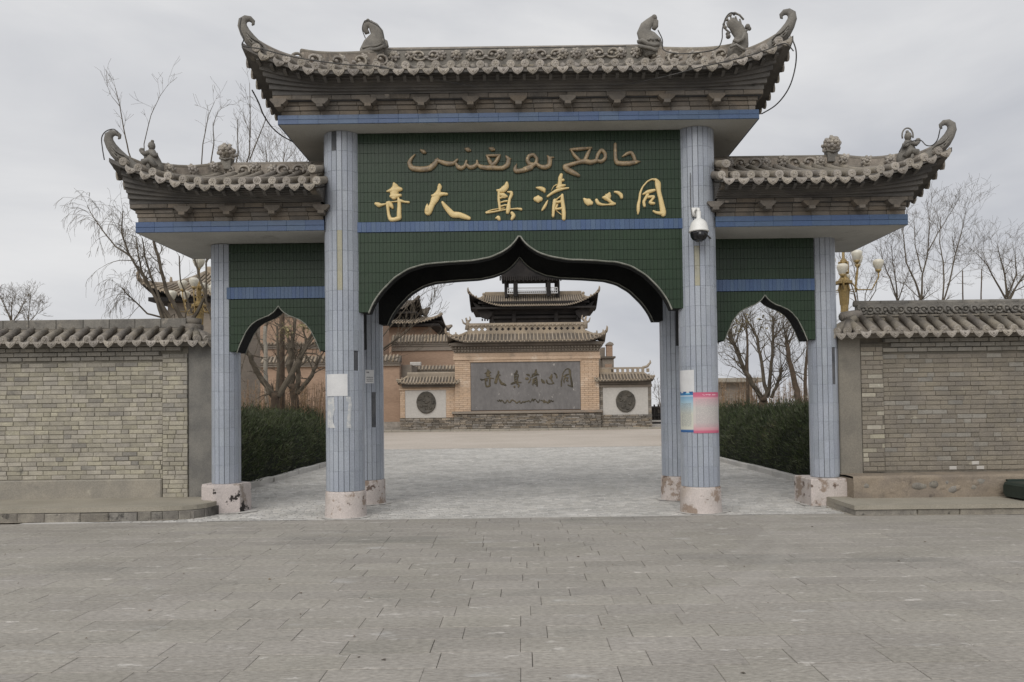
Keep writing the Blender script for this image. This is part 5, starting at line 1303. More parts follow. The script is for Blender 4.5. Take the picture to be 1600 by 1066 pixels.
# right of the gate above the wall
for k, (sd, Y, L, lab, tw) in enumerate([
 (31, 24, [[(1440,700,.12),(1440,520,.08),(1439,470,.07)],[(1439,470,.05),(1430,440,.04),(1416,410,.03),(1412,370,.02),(1410,350,.014)],[(1440,470,.05),(1441,430,.035),(1449,400,.028),(1452,360,.02),(1451,330,.013)],[(1449,395,.03),(1465,365,.022),(1478,345,.015),(1482,335,.008)],[(1440,425,.03),(1430,385,.02),(1428,345,.012)],[(1436,465,.02),(1415,445,.014),(1406,442,.008)],[(1443,468,.02),(1458,458,.012),(1466,453,.008)]], 'bare forked tree rising in the middle above the right wall', (2, .75, 2)),
 (32, 26, [[(1475,700,.1),(1472,520,.07),(1472,475,.06)],[(1472,475,.04),(1475,440,.035),(1474,410,.03),(1468,380,.02),(1470,340,.012)],[(1473,475,.04),(1484,440,.035),(1492,400,.03),(1502,365,.02),(1508,335,.012),(1511,325,.006)],[(1480,445,.02),(1500,425,.014),(1515,412,.008)],[(1492,395,.02),(1488,370,.014)]], 'bare tree with two slender stems above the right wall', (2, .9, 2)),
 (33, 25, [[(1403,700,.1),(1403,520,.06),(1402,470,.05)],[(1402,470,.035),(1400,440,.03),(1395,410,.02),(1393,385,.012)],[(1402,470,.035),(1391,435,.03),(1380,410,.02),(1376,390,.012)],[(1402,475,.03),(1412,445,.02),(1420,425,.01)]], 'small bare tree nearest the lamp post above the right wall', (2, .8, 2)),
 (34, 26, [[(1352,700,.08),(1345,500,.05),(1335,460,.04)],[(1336,462,.03),(1325,430,.025),(1312,400,.015)],[(1345,500,.03),(1338,450,.025),(1335,420,.015),(1328,400,.01)],[(1350,500,.03),(1352,460,.02),(1362,435,.012)],[(1345,490,.03),(1368,455,.02),(1372,430,.012)]], 'bare thin tree tangled behind the golden lamp above the right wall', (2, .7, 2)),
 (35, 28, [[(1575,700,.14),(1575,520,.1),(1573,470,.08)],[(1573,470,.05),(1556,440,.04),(1543,415,.025),(1530,400,.015),(1518,390,.008)],[(1573,465,.05),(1570,430,.04),(1562,400,.025),(1558,380,.012)],[(1574,465,.05),(1588,430,.035),(1586,400,.02)],[(1574,470,.05),(1600,430,.04),(1612,400,.02)],[(1578,470,.04),(1585,455,.03),(1605,445,.02)]], 'bushy bare tree at the right edge of the photo above the wall', (3, .9, 2)),
 (36, 27, [[(1506,700,.06),(1505,480,.035),(1504,423,.025)]], 'single cut bare stem, shorter of two, above the right wall', (1, .3, 1)),
 (37, 27, [[(1533,700,.06),(1533,480,.035),(1534,420,.025)]], 'single cut bare stem nearest the bushy tree above the right wall', (1, .3, 1))]):
    tree('bare_tree', lab, Y, L, GT, sd, (tw[0], tw[1]*.8, tw[2]), dep=.35, rmin=.0027, up=.3, rs=.72)
for sd, Y, L, lab in ((41, 45, [[(20,700,.2),(20,530,.15),(18,500,.1)],[(18,505,.06),(8,480,.04),(0,462,.02)],[(18,505,.06),(18,480,.04),(20,465,.02)],[(19,505,.06),(32,485,.04),(38,472,.02)]], 'distant bare bush above the far left end of the wall'),
                      (42, 48, [[(44,700,.2),(44,530,.15),(44,505,.1)],[(44,505,.05),(46,480,.03),(48,462,.015)],[(44,505,.05),(56,492,.03),(62,482,.015)]], 'distant bare shrub right of another at the far left wall end'),
                      (43, 60, [[(1040,690,.2),(1038,660,.2),(1036,640,.1)],[(1036,650,.08),(1030,625,.05),(1029,605,.03)],[(1037,650,.08),(1040,625,.05),(1045,605,.03)]], 'dark bare shrub between the screen wall and the rear right column')):
    tree('bare_tree', lab, Y, L, GT, sd, (3, .75, 2), dep=.5, rmin=.006, up=.35, rs=.7)

# ================================================================== GOLDEN LAMPS
def lamp(label, x, y, rz):
    t = thing('street_lamp', label, 'lamp post', (x, y, 0), 'golden cluster lamps inside the gate')
    part('post', MB().lathe([(.12,-.02),(.12,.3),(.08,.4),(.072,3.55)], x, y, 16), M['panelwhite'], t, True)
    part('collar', MB().lathe([(.075,3.55),(.085,3.6),(.095,3.95),(.125,4.3),(.13,4.42),(.08,4.45),(.20,4.46),(.20,4.52),(.12,4.55),(.07,4.62),(.06,4.9),(.08,4.95),(.08,5.02),(.035,5.06),(.03,5.5)], x, y, 8), M['lampgold'], t)
    b = MB()
    for k in range(8):
        a = PI*k/4; b.tube([(x+.097*math.cos(a), y+.097*math.sin(a), 3.97),(x+.128*math.cos(a), y+.128*math.sin(a), 4.38)], .010, 4)
    part('ornament', b, M['lampgold'], t)
    for a in (0, PI/2):
        c, s_ = math.cos(a+rz), math.sin(a+rz)
        part('lantern_frame', MB().tube([(x+c*.14,y+s_*.14,4.72),(x+c*.14,y+s_*.14,4.96),(x-c*.14,y-s_*.14,4.96),(x-c*.14,y-s_*.14,4.72),(x+c*.14,y+s_*.14,4.72)], .022, 4), M['lampgold'], t)
    for k in range(8):
        a = rz+2*PI*k/8; low = k % 2; rr = .74 if low else .42; zz = (4.62 if k % 4 == 1 else 4.78) if low else 4.98
        c, s_ = math.cos(a), math.sin(a)
        arm = part('arm', MB().tube([(x+c*.06,y+s_*.06,4.62),(x+c*rr*.4,y+s_*rr*.4,4.30),(x+c*rr*.8,y+s_*rr*.8,4.28),(x+c*rr*1.0,y+s_*rr*1.0,zz-.22),(x+c*rr,y+s_*rr,zz-.08)], [.018,.018,.016,.015,.02], 6), M['lampgold'], t, True)
        part('globe', MB().lathe([(.018,zz-.1),(.055,zz-.05),(.098,zz+.03),(.122,zz+.11),(.118,zz+.16),(.075,zz+.19),(.0,zz+.20)], x+c*rr, y+s_*rr, 14), M['globe'], arm, True)
        part('cup', MB().lathe([(.015,zz-.13),(.04,zz-.1),(.078,zz-.048)], x+c*rr, y+s_*rr, 10), M['lampgold'], arm, True)
    part('globe', MB().lathe([(.02,5.5),(.1,5.55),(.16,5.68),(.15,5.78),(.08,5.84),(0,5.86)], x, y, 14), M['globe'], t, True)
p = at(1320, 500, 18); lamp('golden lamp post with white tulip globes beside the right outer column', p.x, 18, .35)
p = at(311, 500, 20.5); lamp('golden lamp post with white tulip globes partly hidden by the left outer column', p.x, 20.5, .1)

# ================================================================== SCREEN WALL
def ring_roof_far(parent, x0, x1, cy, D, z0, H, hip, ups, amt, step, rad, mt, under, name='roof', ridge_h=.5, ridge_w=.3, horns=True, hipL=True, hipR=True, finial=True, side=True):
    R = Roof((x0+x1)/2, cy, x0, x1, D, z0, H, hip if hipL else None, hip if hipR else None, ups, amt, 1.2)
    o = part(name, MB().box(x0+.3, x1-.3, cy-D+.3, cy+D-.3, z0-.35, z0-.12), M[under], parent)
    roof_shell(R, o, M['fartile_dark'], M[under], .14, 60, 24)
    roof_tiles(R, o, step, rad, M[mt], M[mt], 'FLR' if side else 'F', False, False)
    n = int(round((x1-x0)/step)); b = MB()      # round tile ends and drip tiles along the front eave
    for i in range(n+1):
        x = x0+(x1-x0)*i/n; z = R.z(x, cy-D); b.tube([(x,cy-D+.02,z+rad*.3),(x,cy-D-.05,z+rad*.3)], rad*1.05, 6)
        if i < n: x2 = x+(x1-x0)/n/2; z2 = R.z(x2, cy-D); b.add([(x2-rad*1.1,cy-D-.03,z2+.01),(x2+rad*1.1,cy-D-.03,z2+.01),(x2,cy-D-.04,z2-rad*1.9)], [(0,2,1)])
    part('eave_tiles', b, M[mt], o, kind='stuff')
    r0, r1 = R.ridge()
    if ridge_h: part('ridge', MB().box(r0-.05, r1+.05, cy-ridge_w/2, cy+ridge_w/2, z0+H-.1, z0+H+ridge_h).tube([(r0-.05,cy,z0+H+ridge_h),(r1+.05,cy,z0+H+ridge_h)], ridge_w*.42, 6), M[mt], o)
    for sx, hp_, xe, xr in ((-1, hipL, x0, r0), (1, hipR, x1, r1)):
        if not hp_: continue
        for sy in (-1, 1):
            pts = [(xr+(xe-xr)*t, cy+sy*D*t, R.z(xr+(xe-xr)*t, cy+sy*D*t)+.05) for t in np.linspace(.02, 1, 10)]
            b = MB().tube(pts, ridge_w*.5, 6)
            if horns:
                c = pts[-1]; k = min(amt*.8, .62)
                b.tube([c, (c[0]+sx*.12*k, c[1]+sy*.08*k, c[2]+.25*k), (c[0]+sx*.2*k, c[1]+sy*.1*k, c[2]+.7*k), (c[0]+sx*.12*k, c[1]+sy*.05*k, c[2]+1.0*k)], [ridge_w*.5, ridge_w*.42, ridge_w*.3, ridge_w*.12], 6)
                q = pts[5]; b.tube([q, (q[0], q[1], q[2]+.45*k+.15)], [ridge_w*.4, ridge_w*.2], 5)
            part('hip_ridge', b, M[mt], o, True)
        if finial:
            b = MB().tube([(xr,cy,z0+H+ridge_h*.3),(xr+sx*.05,cy,z0+H+ridge_h+.35),(xr-sx*.18,cy,z0+H+ridge_h+.75)], [.24,.2,.08], 7)
            b.tube([(xr,cy,z0+H+ridge_h+.3),(xr+sx*.3,cy,z0+H+ridge_h+.55)], [.12,.05], 5); part('finial', b, M[mt], o, True)
    return R, o
def bands(parent, x0, x1, y, z0, z1, rows, m, name='cornice_band', out=.06):
    for i in range(rows):
        za, zb = z0+(z1-z0)*i/rows, z0+(z1-z0)*(i+1)/rows
        part(name, MB().box(x0-out*i, x1+out*i, y-out*i, y+.6, za+.01, zb-.01), m, parent)
def stone_face(parent, x0, x1, y, z0, z1, n, m, lw=(.35, .8), lh=(.10, .2)):
    """rubble courses of single stones"""
    b = MB(); z = z0
    while z < z1-.04:
        h = min(rng.uniform(*lh), z1-z); x = x0
        while x < x1-.05:
            L = min(rng.uniform(*lw), x1-x); b.cbox(x+.012, x+L-.012, y-rng.uniform(.0, .05), y+.15, z+.01, z+h-.01, .02, .012); x += L
        z += h
    part('rubble_stones', b, m, parent, kind='stuff')
YS = 60.0
ground_z = .10
sw = thing('screen_wall', 'orange brick screen wall with grey inscribed plaque, tiled roof and two lower wings with medallions', 'screen wall', (0, YS, 0))
X0, X1, _, _ = span(711, 936, 560, 640, YS)
zof = lambda py: at(823, py, YS).z
part('wall_core', MB().box(X0, X1, YS+.02, YS+1.2, 0, zof(534)), M['redbrick'], sw)
stone_face(sw, X0-.1, X1+.1, YS-.16, ground_z-.1, zof(646), 0, M['farstone'], (.3, .75), (.09, .17))
part('sill', MB().cbox(X0-.25, X1+.2, YS-.32, YS+.3, zof(646), zof(642), .03), M['greybrick_far'], sw)
px0, px1, pz0, pz1 = span(735.5, 907, 565, 641, YS)
def courses_far(parent, x0, x1, y, z0, z1, m):
    b = MB(); z = z0; i = 0
    while z < z1-.03:
        h = min(.16, z1-z); x = x0-(.3 if i%2 else 0)
        while x < x1-.02:
            a, c = max(x, x0), min(x+.62, x1)
            if c-a > .05: b.cbox(a+.006, c-.006, y-rng.uniform(0,.006), y+.2, z+.006, z+h-.006, .008)
            x += .62
        z += h; i += 1
    part('pier_bricks', b, m, parent, kind='stuff')
courses_far(sw, X0, px0, YS-.10, zof(642), zof(562), M['orange'])
courses_far(sw, px1, X1, YS-.10, zof(642), zof(562), M['orange'])
part('lintel', MB().cbox(X0-.12, X1+.12, YS-.22, YS+.3, zof(562), zof(557), .02).cbox(X0-.08, X1+.08, YS-.14, YS+.3, zof(557)+.003, zof(551), .02).cbox(px0-.1, px1+.1, YS-.16, YS+.1, zof(565.5), zof(562)-.003, .02), M['orange'], sw)
pl = part('plaque', MB().cbox(px0+.01, px1-.01, YS-.06, YS+.015, pz0+.01, pz1, .02), M['plaque'], sw)
# shallow inscription of the plaque: the same six characters and a line of script below
pos = {'si': (751,578,771,604), 'da': (774,580,790,602), 'zhen': (798,579,814,605), 'qing': (822,578,842,603), 'xin': (846,583,870,600), 'tong': (877,576,894,604)}
for kx, (ox, st) in CH.items():
    xs = [p[0] for s in st for p in s]; ys = [p[1] for s in st for p in s]; ax, bx_, ay, by = min(xs), max(xs), min(ys), max(ys)
    qx0, qy0, qx1, qy1 = pos[kx]; b = MB()
    for i, s in enumerate(st):
        pts = []
        for x, y, wd in s:
            p = at(qx0+(x-ax)/(bx_-ax)*(qx1-qx0), qy0+(y-ay)/(by-ay)*(qy1-qy0), YS-.08); pts.append((p.x, p.z, max(.07, wd/SC*.62*(YS/1200)*.72)))
        ribbon(b, pts, YS-.061, .04+.002*i)
    part('character', b, M['platter'], pl, True)
b = MB(); x = 777
while x < 865:
    w_ = rng.uniform(2.5, 7); k = []
    for t in (0, .3, .6, 1): p = at(x+w_*t, 627+rng.uniform(-3.2, 3.2), YS-.08); k.append((p.x, p.z, rng.uniform(.05, .13)))
    ribbon(b, k, YS-.061, .035); x += w_+rng.uniform(.3, 3)
part('inscription', b, M['platter'], pl, True)
# cornice, roof and pierced ridge
bands(sw, X0-.05, X1+.05, YS-.16, zof(550.5), zof(536), 5, M['greybrick_far'], out=.09)
b = MB()
for i in range(46):
    x = X0+(X1-X0)*(i+.5)/46; b.box(x-.06, x+.06, YS-.5, YS-.2, zof(543)-.08, zof(543)+.06)
    b.box(x-.04, x+.04, YS-.4, YS-.15, zof(547.5)-.07, zof(547.5)+.05)
part('dentils', b, M['greybrick_far'], sw, kind='stuff')
ex0, ex1 = at(698, 525, YS-1).x, at(947, 525, YS-1).x
R, ro = ring_roof_far(sw, ex0, ex1, YS+.3, 1.35, zof(534.5)+.05, .72, 1.5, 1.6, .55, .29, .075, 'fartile', 'fartile_dark', 'roof', 0, .26, True, True, True, False)
rz = R.z0+R.H; r0, r1 = R.ridge(); ztop = at(823, 504.5, YS+.3).z
b = MB(); b.box(r0, r1, YS+.15, YS+.45, rz-.2, rz+.16); b.box(r0, r1, YS+.18, YS+.42, ztop-.36, ztop)
nh = 19; ph = (r1-r0)/(nh+1); b.box(r0, r0+ph*.72, YS+.18, YS+.42, rz+.16, ztop-.36); b.box(r1-ph*.72, r1, YS+.18, YS+.42, rz+.16, ztop-.36)
zh0, zh1 = rz+.16, ztop-.36; zm = (zh0+zh1)/2
for i in range(nh+1):
    x = r0+ph*.5+ph*i
    if 0 < i < nh+1: b.box(x-ph*.2, x+ph*.2, YS+.19, YS+.41, zh0, zh1)
    for q in (-1, 1): b.box(x-ph*.36, x+ph*.36, YS+.2, YS+.4, (zh0 if q < 0 else zh1-(zh1-zh0)*.3), (zh0+(zh1-zh0)*.3 if q < 0 else zh1))
for i in range(60):
    b.ball((r0+(r1-r0)*(i+.5)/60, YS+.17, ztop-.19+.03*(-1)**i), .095, 6, 4)
part('pierced_ridge', b, M['fartile'], ro)
for sx, xr in ((-1, r0), (1, r1)):
    b = MB()
    for pts, r in (([(0,0),(.05,.5),(.0,.75)], .22), ([(0,.4),(sx*.3,.55),(sx*.42,.85)], .1), ([(0,.55),(-sx*.25,.8),(-sx*.2,1.05)], .1), ([(0,.6),(sx*.1,.95)], .1), ([(0,.3),(-sx*.35,.45)], .1)):
        b.tube([(xr+x, YS+.3, ztop-.5+z) for x, z in pts], [r, r*.8, r*.4][:len(pts)], 6)
    part('ridge_beast', b, M['fartile'], ro, True)
# wings
for sx, (a0, a1, zc, zt, zb, e0, e1, mx_, my_, side_) in ((-1, (625, 712, 607, 609.5, 653, 621, 716, 666, 629, 'left')), (1, (932, 1018, 601, 605, 648, 930, 1021.5, 977.5, 627, 'right'))):
    Yw = YS+.15; zf_ = lambda py: at((a0+a1)/2, py, Yw).z
    x0, x1 = at(a0, 630, Yw).x, at(a1, 630, Yw).x
    wg = part('side_wing', MB().box(x0+.02, x1-.02, Yw+.05, Yw+.9, 0, zf_(600 if sx < 0 else 594)), M['orange' if sx < 0 else 'greybrick_far'], sw); wg['label'] = side_+' wing with a dark round medallion on a pale panel'
    stone_face(wg, x0-.03, x1+.03, Yw-.06, ground_z-.1, zf_(zb), 0, M['farstone'], (.3, .75), (.09, .17))
    wpx = (633, 697) if sx < 0 else (942, 1013)
    q0, q1 = at(wpx[0], 630, Yw).x, at(wpx[1], 630, Yw).x
    m_ = M['orange'] if sx < 0 else M['farstone']
    courses_far(wg, x0, q0, Yw-.03, zf_(zb), zf_(zt), m_); courses_far(wg, q1, x1, Yw-.03, zf_(zb), zf_(zt), m_)
    part('panel', MB().box(q0+.01, q1-.01, Yw+.0, Yw+.06, zf_(zb), zf_(zt)), M['panelwhite'], wg)
    part('frame_band', MB().cbox(x0-.06, x1+.06, Yw-.10, Yw+.3, zf_(zt), zf_(zc), .02).cbox(x0-.02, x1+.02, Yw-.06, Yw+.3, zf_(zc)+.003, zf_(zc-8), .02), M['greybrick_far'] if sx > 0 else M['orange'], wg)
    c = at(mx_, my_, Yw); rw_, rh_ = .76, .86
    b = MB()
    for k, (f_, yy) in enumerate(((1.0, .01), (1.0, -.09), (.93, -.13), (.86, -.09), (.45, -.10), (.0, -.12))):
        for i in range(36):
            a = 2*PI*i/36; q = 1+(.03*mnoise.noise(Vector((math.cos(a)*3, math.sin(a)*3, sx))) if k < 3 else 0)
            b.v.append((c.x+rw_*f_*q*math.cos(a), Yw+yy+(.02*mnoise.noise(Vector((a*3, f_*7, sx*3))) if k > 2 else 0), c.z+rh_*f_*q*math.sin(a)))
    b.f = [(i*36+k, i*36+(k+1)%36, (i+1)*36+(k+1)%36, (i+1)*36+k) for i in range(5) for k in range(36)]
    for i in range(26):
        a = rng.uniform(0, 2*PI); r = math.sqrt(rng.random())*.72
        b.ball((c.x+rw_*r*math.cos(a), Yw-.10, c.z+rh_*r*math.sin(a)), rng.uniform(.05, .12), 6, 4, rng.uniform(.7, 1.6), .6, rng.uniform(.6, 1.2))
    part('medallion', b, M['medallion'], wg, True)
    w0, w1 = at(e0, 595, Yw-.5).x, at(e1, 590, Yw-.5).x; ze = zf_(598.5 if sx < 0 else 593.5)
    R, wr = ring_roof_far(wg, w0, w1, Yw+.35, .95, ze, .5, .7, 1.0, .16, .25, .075, 'fartile', 'fartile_dark', 'wing_roof', 0 if sx > 0 else .28, .2, True, sx < 0 or False, sx > 0 or False, False)
    if sx > 0:
        b = MB(); za = ze+.5; b.box(w0+.2, w1-.75, Yw+.25, Yw+.45, za-.05, za+.12); b.box(w0+.2, w1-.6, Yw+.25, Yw+.45, za+.36, za+.5)
        g0, g1 = at(958, 583, Yw).x, at(1013.5, 583, Yw).x
        b.box(w0+.2, g0, Yw+.26, Yw+.44, za+.1, za+.38)
        for i in range(8): x = g0+(g1-g0)*i/7; b.box(x-.1, x+.1, Yw+.26, Yw+.44, za+.1, za+.38)
        b.tube([(w1-.7,Yw+.35,za+.45),(w1-.35,Yw+.35,za+.55),(w1-.1,Yw+.35,za+.85),(w1-.12,Yw+.35,za+1.05)], [.13,.12,.09,.03], 6)
        part('pierced_ridge', b, M['fartile'], wr)

# ================================================================== PAVILION TOWER
YP = 100.0
pt = thing('pavilion_tower', 'tall dark timber pavilion with two tiers of upswept tiled roofs rising behind the screen wall', 'tower', (0, YP+4, 0))
zP = lambda py, Y=YP: at(835, py, Y).z
a0, a1 = at(733, 470, YP).x, at(935, 470, YP).x; xc = (a0+a1)/2
part('tower_base', MB().box(xc-6, xc+6, YP+2, YP+10, 0, zP(510)), M['redbrick'], pt)
part('wall', MB().box(at(772, 495, YP+1.6).x, at(902, 495, YP+1.6).x, YP+1.6, YP+9.5, zP(525), zP(486)), M['timber_dark'], pt)
b = MB()
for px in (768, 803, 869, 904): x = at(px, 490, YP+1.2).x; b.tube([(x,YP+1.3,zP(530)),(x,YP+1.3,zP(484))], .32, 8)
b.box(at(766,500,YP+1).x, at(906,500,YP+1).x, YP+1.15, YP+1.5, zP(495.5), zP(492)); b.box(at(766,500,YP+1).x, at(906,500,YP+1).x, YP+1.2, YP+1.5, zP(489), zP(484))
part('timber_frame', b, M['timber_dark'], pt)
b = MB()      # stepped bracket sets under the eave and the hanging corner pieces
for i in range(5): b.box(xc-5.6-.42*i, xc+5.6+.42*i, YP+1.5-.36*i, YP+9.6+.36*i, zP(489)+.32*i, zP(489)+.32*(i+1)-.03)
for sx in (-1, 1):
    b.prism([(xc+sx*5.4, zP(486)),(xc+sx*8.0, zP(470)),(xc+sx*6.9, zP(494)),(xc+sx*6.0, zP(497)),(xc+sx*5.6, zP(492))][::sx], YP+.6, YP+1.4)
    for k in range(4): x = xc+sx*(5.75+.35*k); b.tube([(x,YP+.9,zP(496)),(x,YP+.9,zP(499.5))], .1, 5)
part('bracket_sets', b, M['timber_dark'], pt)
R, lo = ring_roof_far(pt, a0, a1, YP+4.5, 4.9, zP(477, YP-.4), 2.1, 1.9, 4.6, 1.75, .30, .085, 'fartile', 'timber_dark', 'lower_roof', .3, .4, True, True, True, False)
zr = R.z0+R.H
for sx in (-1, 1): part('finial', MB().tube([(xc+sx*6.6,YP+1.4,R.z(xc+sx*6.6,YP+1.4)),(xc+sx*6.6,YP+1.4,R.z(xc+sx*6.6,YP+1.4)+.8)], [.2,.12], 6).ball((xc+sx*6.6,YP+1.4,R.z(xc+sx*6.6,YP+1.4)+.85), .2, 6, 5), M['fartile'], lo, True)
zr0 = zP(457.5, YP+3); zu = zP(437, YP+2)
b = MB()
for px in (791.5, 805.5, 857, 871):
    dy = 2.2 if px in (805.5, 857) else 3.2; x = at(px, 445, YP+dy).x
    b.tube([(x,YP+dy,zr0-.6),(x,YP+dy,zu+1.2)], .30, 8); b.tube([(x,YP+6.6,zr0-.6),(x,YP+6.6,zu+1.2)], .26, 8)
part('columns', b, M['timber_dark'], pt)
b = MB(); x0, x1 = at(793, 450, YP+2.6).x, at(871, 450, YP+2.6).x; z0 = zr0-.2; z1 = zP(449.5, YP+2.6)
b.box(x0, x1, YP+2.4, YP+2.5, z1-.12, z1); b.box(x0, x1, YP+2.4, YP+2.5, z0, z0+.1); b.box(x0, x1, YP+2.4, YP+2.5, (z0+z1)/2-.04, (z0+z1)/2+.04)
for i in range(27): x = x0+(x1-x0)*i/26; b.box(x-.035, x+.035, YP+2.41, YP+2.49, z0, z1-.1)
part('railing', b, M['paper'], pt)
b = MB(); x0, x1 = at(780, 440, YP+1.5).x, at(878, 440, YP+1.5).x
b.box(x0+.25, x1-.25, YP+1.9, YP+7, zu+.3, zu+3.3)
for i in range(30): x = x0+(x1-x0)*(i+.5)/30; b.box(x-.09, x+.09, YP+1.6, YP+1.9, zu-.1-.14*(i%2), zu+.5)
part('eave_fringe', b, M['timber_dark'], pt)
R2, up_ = ring_roof_far(pt, x0-.4, x1+.4, YP+4.5, 3.5, zu+3.2, 2.6, 3.0, 2.0, .9, .30, .095, 'fartile', 'timber_dark', 'upper_roof', .35, .4, True, True, True, True)
# gable and upper storey that close the view under the arch point
part('upper_storey', MB().box(xc-2.6, xc+2.6, YP+2.6, YP+6.4, zu+.5, zu+4.5), M['timber_dark'], pt)

# ================================================================== TERRACE BUILDINGS ON THE LEFT
tb_ = thing('terrace_building', 'tall reddish brick terrace wall with tiled copings behind the left trees', 'building', (-15, 66, 0))
Yt = 62.0
x0, x1 = at(200, 560, Yt).x, at(624, 560, Yt).x; zt = lambda py, Y=Yt: at(610, py, Y).z
part('wall', MB().box(x0, x1, Yt, Yt+2, 0, zt(566)), M['redbrick'], tb_)
xu = at(338, 520, Yt+2).x
part('wall', MB().box(xu, x1-2.2, Yt+2.0, Yt+8, 0, at(440, 488, Yt+2).z), M['redbrick'], tb_)
part('stone_base', MB().box(x0, x1+.1, Yt-.15, Yt+.2, 0, .75), M['farstone'], tb_)
def coping_far(parent, x0, x1, y, z, h=.5, step=.3, m='fartile'):
    b = MB().prism([(y-.35,z),(y+.3,z+h),(y+.6,z+h),(y+.6,z)], x0, x1, 'x'); o = part('coping', b, M['fartile_dark'], parent)
    b = MB(); n = int((x1-x0)/step)
    for i in range(n): x = x0+step*(i+.5); b.tube([(x,y-.38,z+.06),(x,y+.3,z+h+.04)], .08, 6)
    part('tile_rows', b, M[m], o, kind='stuff')
    part('cornice_band', MB().box(x0+.05, x1-.05, y-.2, y+.4, z-.3, z-.16).box(x0+.05, x1-.05, y-.28, y+.4, z-.13, z-.01), M['greybrick_far'], o)
coping_far(tb_, x0, x1+.1, Yt, zt(566), .55)
coping_far(tb_, xu, x1-2.2, Yt+2.1, at(440, 540, Yt+2).z, .45); coping_far(tb_, xu, x1-2.1, Yt+2.1, at(440, 490, Yt+2).z, .5)
Yr = 72.0
u0, u1 = at(612, 560, Yr).x, at(716, 560, Yr).x; zr_ = lambda py, Y=Yr: at(665, py, Y).z
part('wall', MB().box(u0, u1+2, Yr, Yr+4, 0, zr_(536)), M['redbrick'], tb_)
part('wall_band', MB().box(u0, u1+2, Yr-.12, Yr+.3, zr_(548), zr_(537)), M['greybrick_far'], tb_)
coping_far(tb_, u0, u1+2, Yr, zr_(536), .75)
part('wall', MB().box(u0+2.2, u1+1.8, Yr-5, Yr-4.2, 0, at(680, 577, Yr-5).z), M['greybrick_far'], tb_)
coping_far(tb_, u0+2.2, u1+1.8, Yr-5, at(680, 579, Yr-5).z, .4)
part('drain_spout', MB().cbox(at(641, 569, Yr-8).x, at(658, 569, Yr-8).x, Yr-8.2, Yr-7.8, at(650, 572, Yr-8).z, at(650, 566, Yr-8).z, .04), M['panelwhite'], tb_)
part('wall', MB().box(at(625, 590, Yr-9).x, at(643, 590, Yr-9).x, Yr-9, Yr-4, 0, at(634, 570, Yr-9).z), M['greybrick_far'], tb_)
cp = thing('corner_pavilion', 'brick corner building with two dark upswept tiled roofs at the left of the screen wall', 'building', (-13, 80, 0))
Yc = 80.0; c0, c1 = at(600, 515, Yc).x, at(672, 515, Yc).x; zc_ = lambda py, Y=Yc: at(650, py, Y).z
part('wall', MB().box(c0-6, c1, Yc, Yc+8, 0, zc_(506)), M['redbrick'], cp)
part('wall', MB().box(c0-6, at(648, 490, Yc+1).x, Yc+1, Yc+7, zc_(506), zc_(482)), M['timber_dark'], cp)
part('eave_brackets', MB().box(c0-6, c1+.8, Yc-.6, Yc+8, zc_(509), zc_(506)).box(c0-6, c1+1.3, Yc-1.0, Yc+8, zc_(506)+.02, zc_(503)), M['timber_dark'], cp)
ring_roof_far(cp, c0-10, at(690, 500, Yc-1.5).x, Yc+4, 5.6, zc_(503.5, Yc-1.5), 1.35, 3.6, 3.0, .75, .32, .1, 'fartile', 'timber_dark', 'lower_roof', .3, .36, False, False, True, False)
ring_roof_far(cp, c0-10, at(655, 475, Yc-.5).x, Yc+4, 4.6, zc_(484, Yc-.5), 2.6, 3.4, 2.8, 1.3, .32, .1, 'fartile_dark', 'timber_dark', 'upper_roof', .3, .36, False, False, True, False)

# building with a tiled roof far left, behind the weeping tree
lb = thing('side_pavilion', 'grey walled building with a tan tiled upswept roof behind the weeping tree', 'building', (-20, 45, 0))
Yb = 45.0; w0, w1 = at(262, 480, Yb).x, at(352, 480, Yb).x; zb_ = lambda py: at(290, py, Yb).z
part('wall', MB().box(w0, w1, Yb, Yb+6, 0, zb_(462)), M['greybrick_far'], lb)
part('eave_beam', MB().box(w0-.3, w1, Yb-.5, Yb+6, zb_(462)+.01, zb_(458)), M['timber_dark'], lb)
ring_roof_far(lb, at(222, 450, Yb-1).x, w1, Yb+2.8, 4.0, at(300, 460, Yb-1).z, 1.9, 2.2, 2.6, .75, .26, .085, 'fartile', 'timber_dark', 'roof', .3, .3, True, True, False, False)
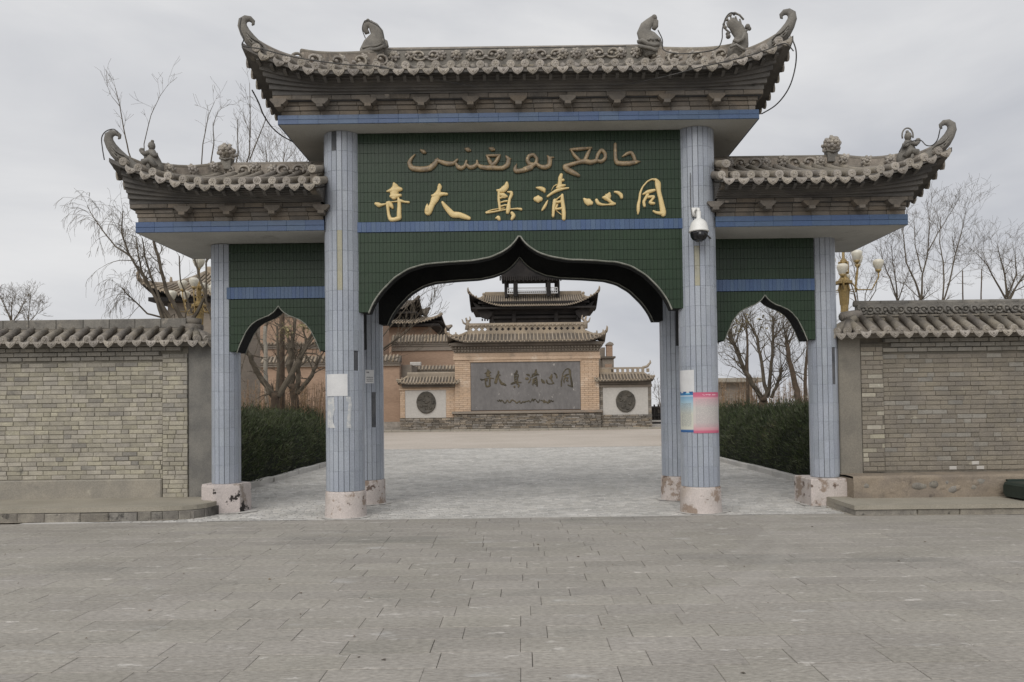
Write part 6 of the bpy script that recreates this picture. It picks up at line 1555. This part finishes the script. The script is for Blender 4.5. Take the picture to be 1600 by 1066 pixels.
# low building behind the right hedge
rb_ = thing('low_building', 'low brown building with a flat concrete roof edge behind the right trees', 'building', (12, 42, 0))
Yq = 40.0; q0, q1 = at(1095, 620, Yq).x, at(1176, 620, Yq).x; zq = lambda py: at(1150, py, Yq).z
part('wall', MB().box(q0, q1, Yq, Yq+6, 0, zq(598)), M['greybrick_far'], rb_)
part('roof_slab', MB().cbox(q0-.2, q1+.45, Yq-.5, Yq+6.3, zq(598)+.003, zq(591), .03), M['concrete'], rb_)
part('door', MB().box(q1-1.9, q1-1.0, Yq-.03, Yq+.02, 0, zq(607)), M['greybrick_far'], rb_)
# brick pier right of the screen wall
gp = thing('brick_pier', 'tall stepped brick pier with a slanting roof edge behind the right wing', 'pier', (8.3, 66, 0))
Yg = 66.0; zg = lambda py: at(952, py, Yg).z; gx = lambda px: at(px, 560, Yg).x
part('shaft', MB().box(gx(942), gx(959), Yg, Yg+1, 0, zg(560)), M['greybrick_far'], gp)
part('ledge', MB().box(gx(940), gx(961.5), Yg-.2, Yg+1.2, zg(560)+.003, zg(557)), M['fartile_dark'], gp)
part('upper_shaft', MB().box(gx(948.5), gx(957.5), Yg+.05, Yg+.9, zg(557)+.003, zg(539)), M['redbrick'], gp)
part('cap', MB().prism([(gx(947), zg(539)+.003),(gx(959.5), zg(539)+.003),(gx(958), zg(536)),(gx(953), zg(534)),(gx(949), zg(536))], Yg-.05, Yg+1), M['greybrick_far'], gp)
part('sunk_panel', MB().box(gx(945), gx(956), Yg-.04, Yg+.01, zg(576), zg(569)), M['redbrick'], gp)
part('slanting_wall', MB().prism([(gx(931), 0),(gx(946), 0),(gx(948), zg(541)),(gx(943), zg(541)),(gx(931), zg(556))], Yg+1.2, Yg+1.8), M['greybrick_far'], gp)
# dark fence with a pale kerb far right of the screen wall
ff = thing('fence', 'dark fence with pale rails at the right end of the plaza', 'fence', (11.5, 63, 0))
for i in range(26): x = 10.3+i*.35; link('fence_post', MB().box(-.06, .06, -.05, .05, 0, 1.9).mesh('fence_post'), M['timber_dark'], ff, (x, 66, 0))
part('rail', MB().box(10.3, 19.2, 65.9, 65.94, .9, 1.0).box(10.3, 19.2, 65.9, 65.94, 1.6, 1.7).box(10.2, 19.3, 66.1, 66.4, 0, 1.75), M['timber_dark'], ff)
part('kerb_rail', MB().cbox(9.9, 19, 62.6, 62.8, 0, .3, .02).cbox(10, 19, 62.9, 63.0, .45, .6, .02), M['panelwhite'], ff)

bpy.context.view_layer.update()
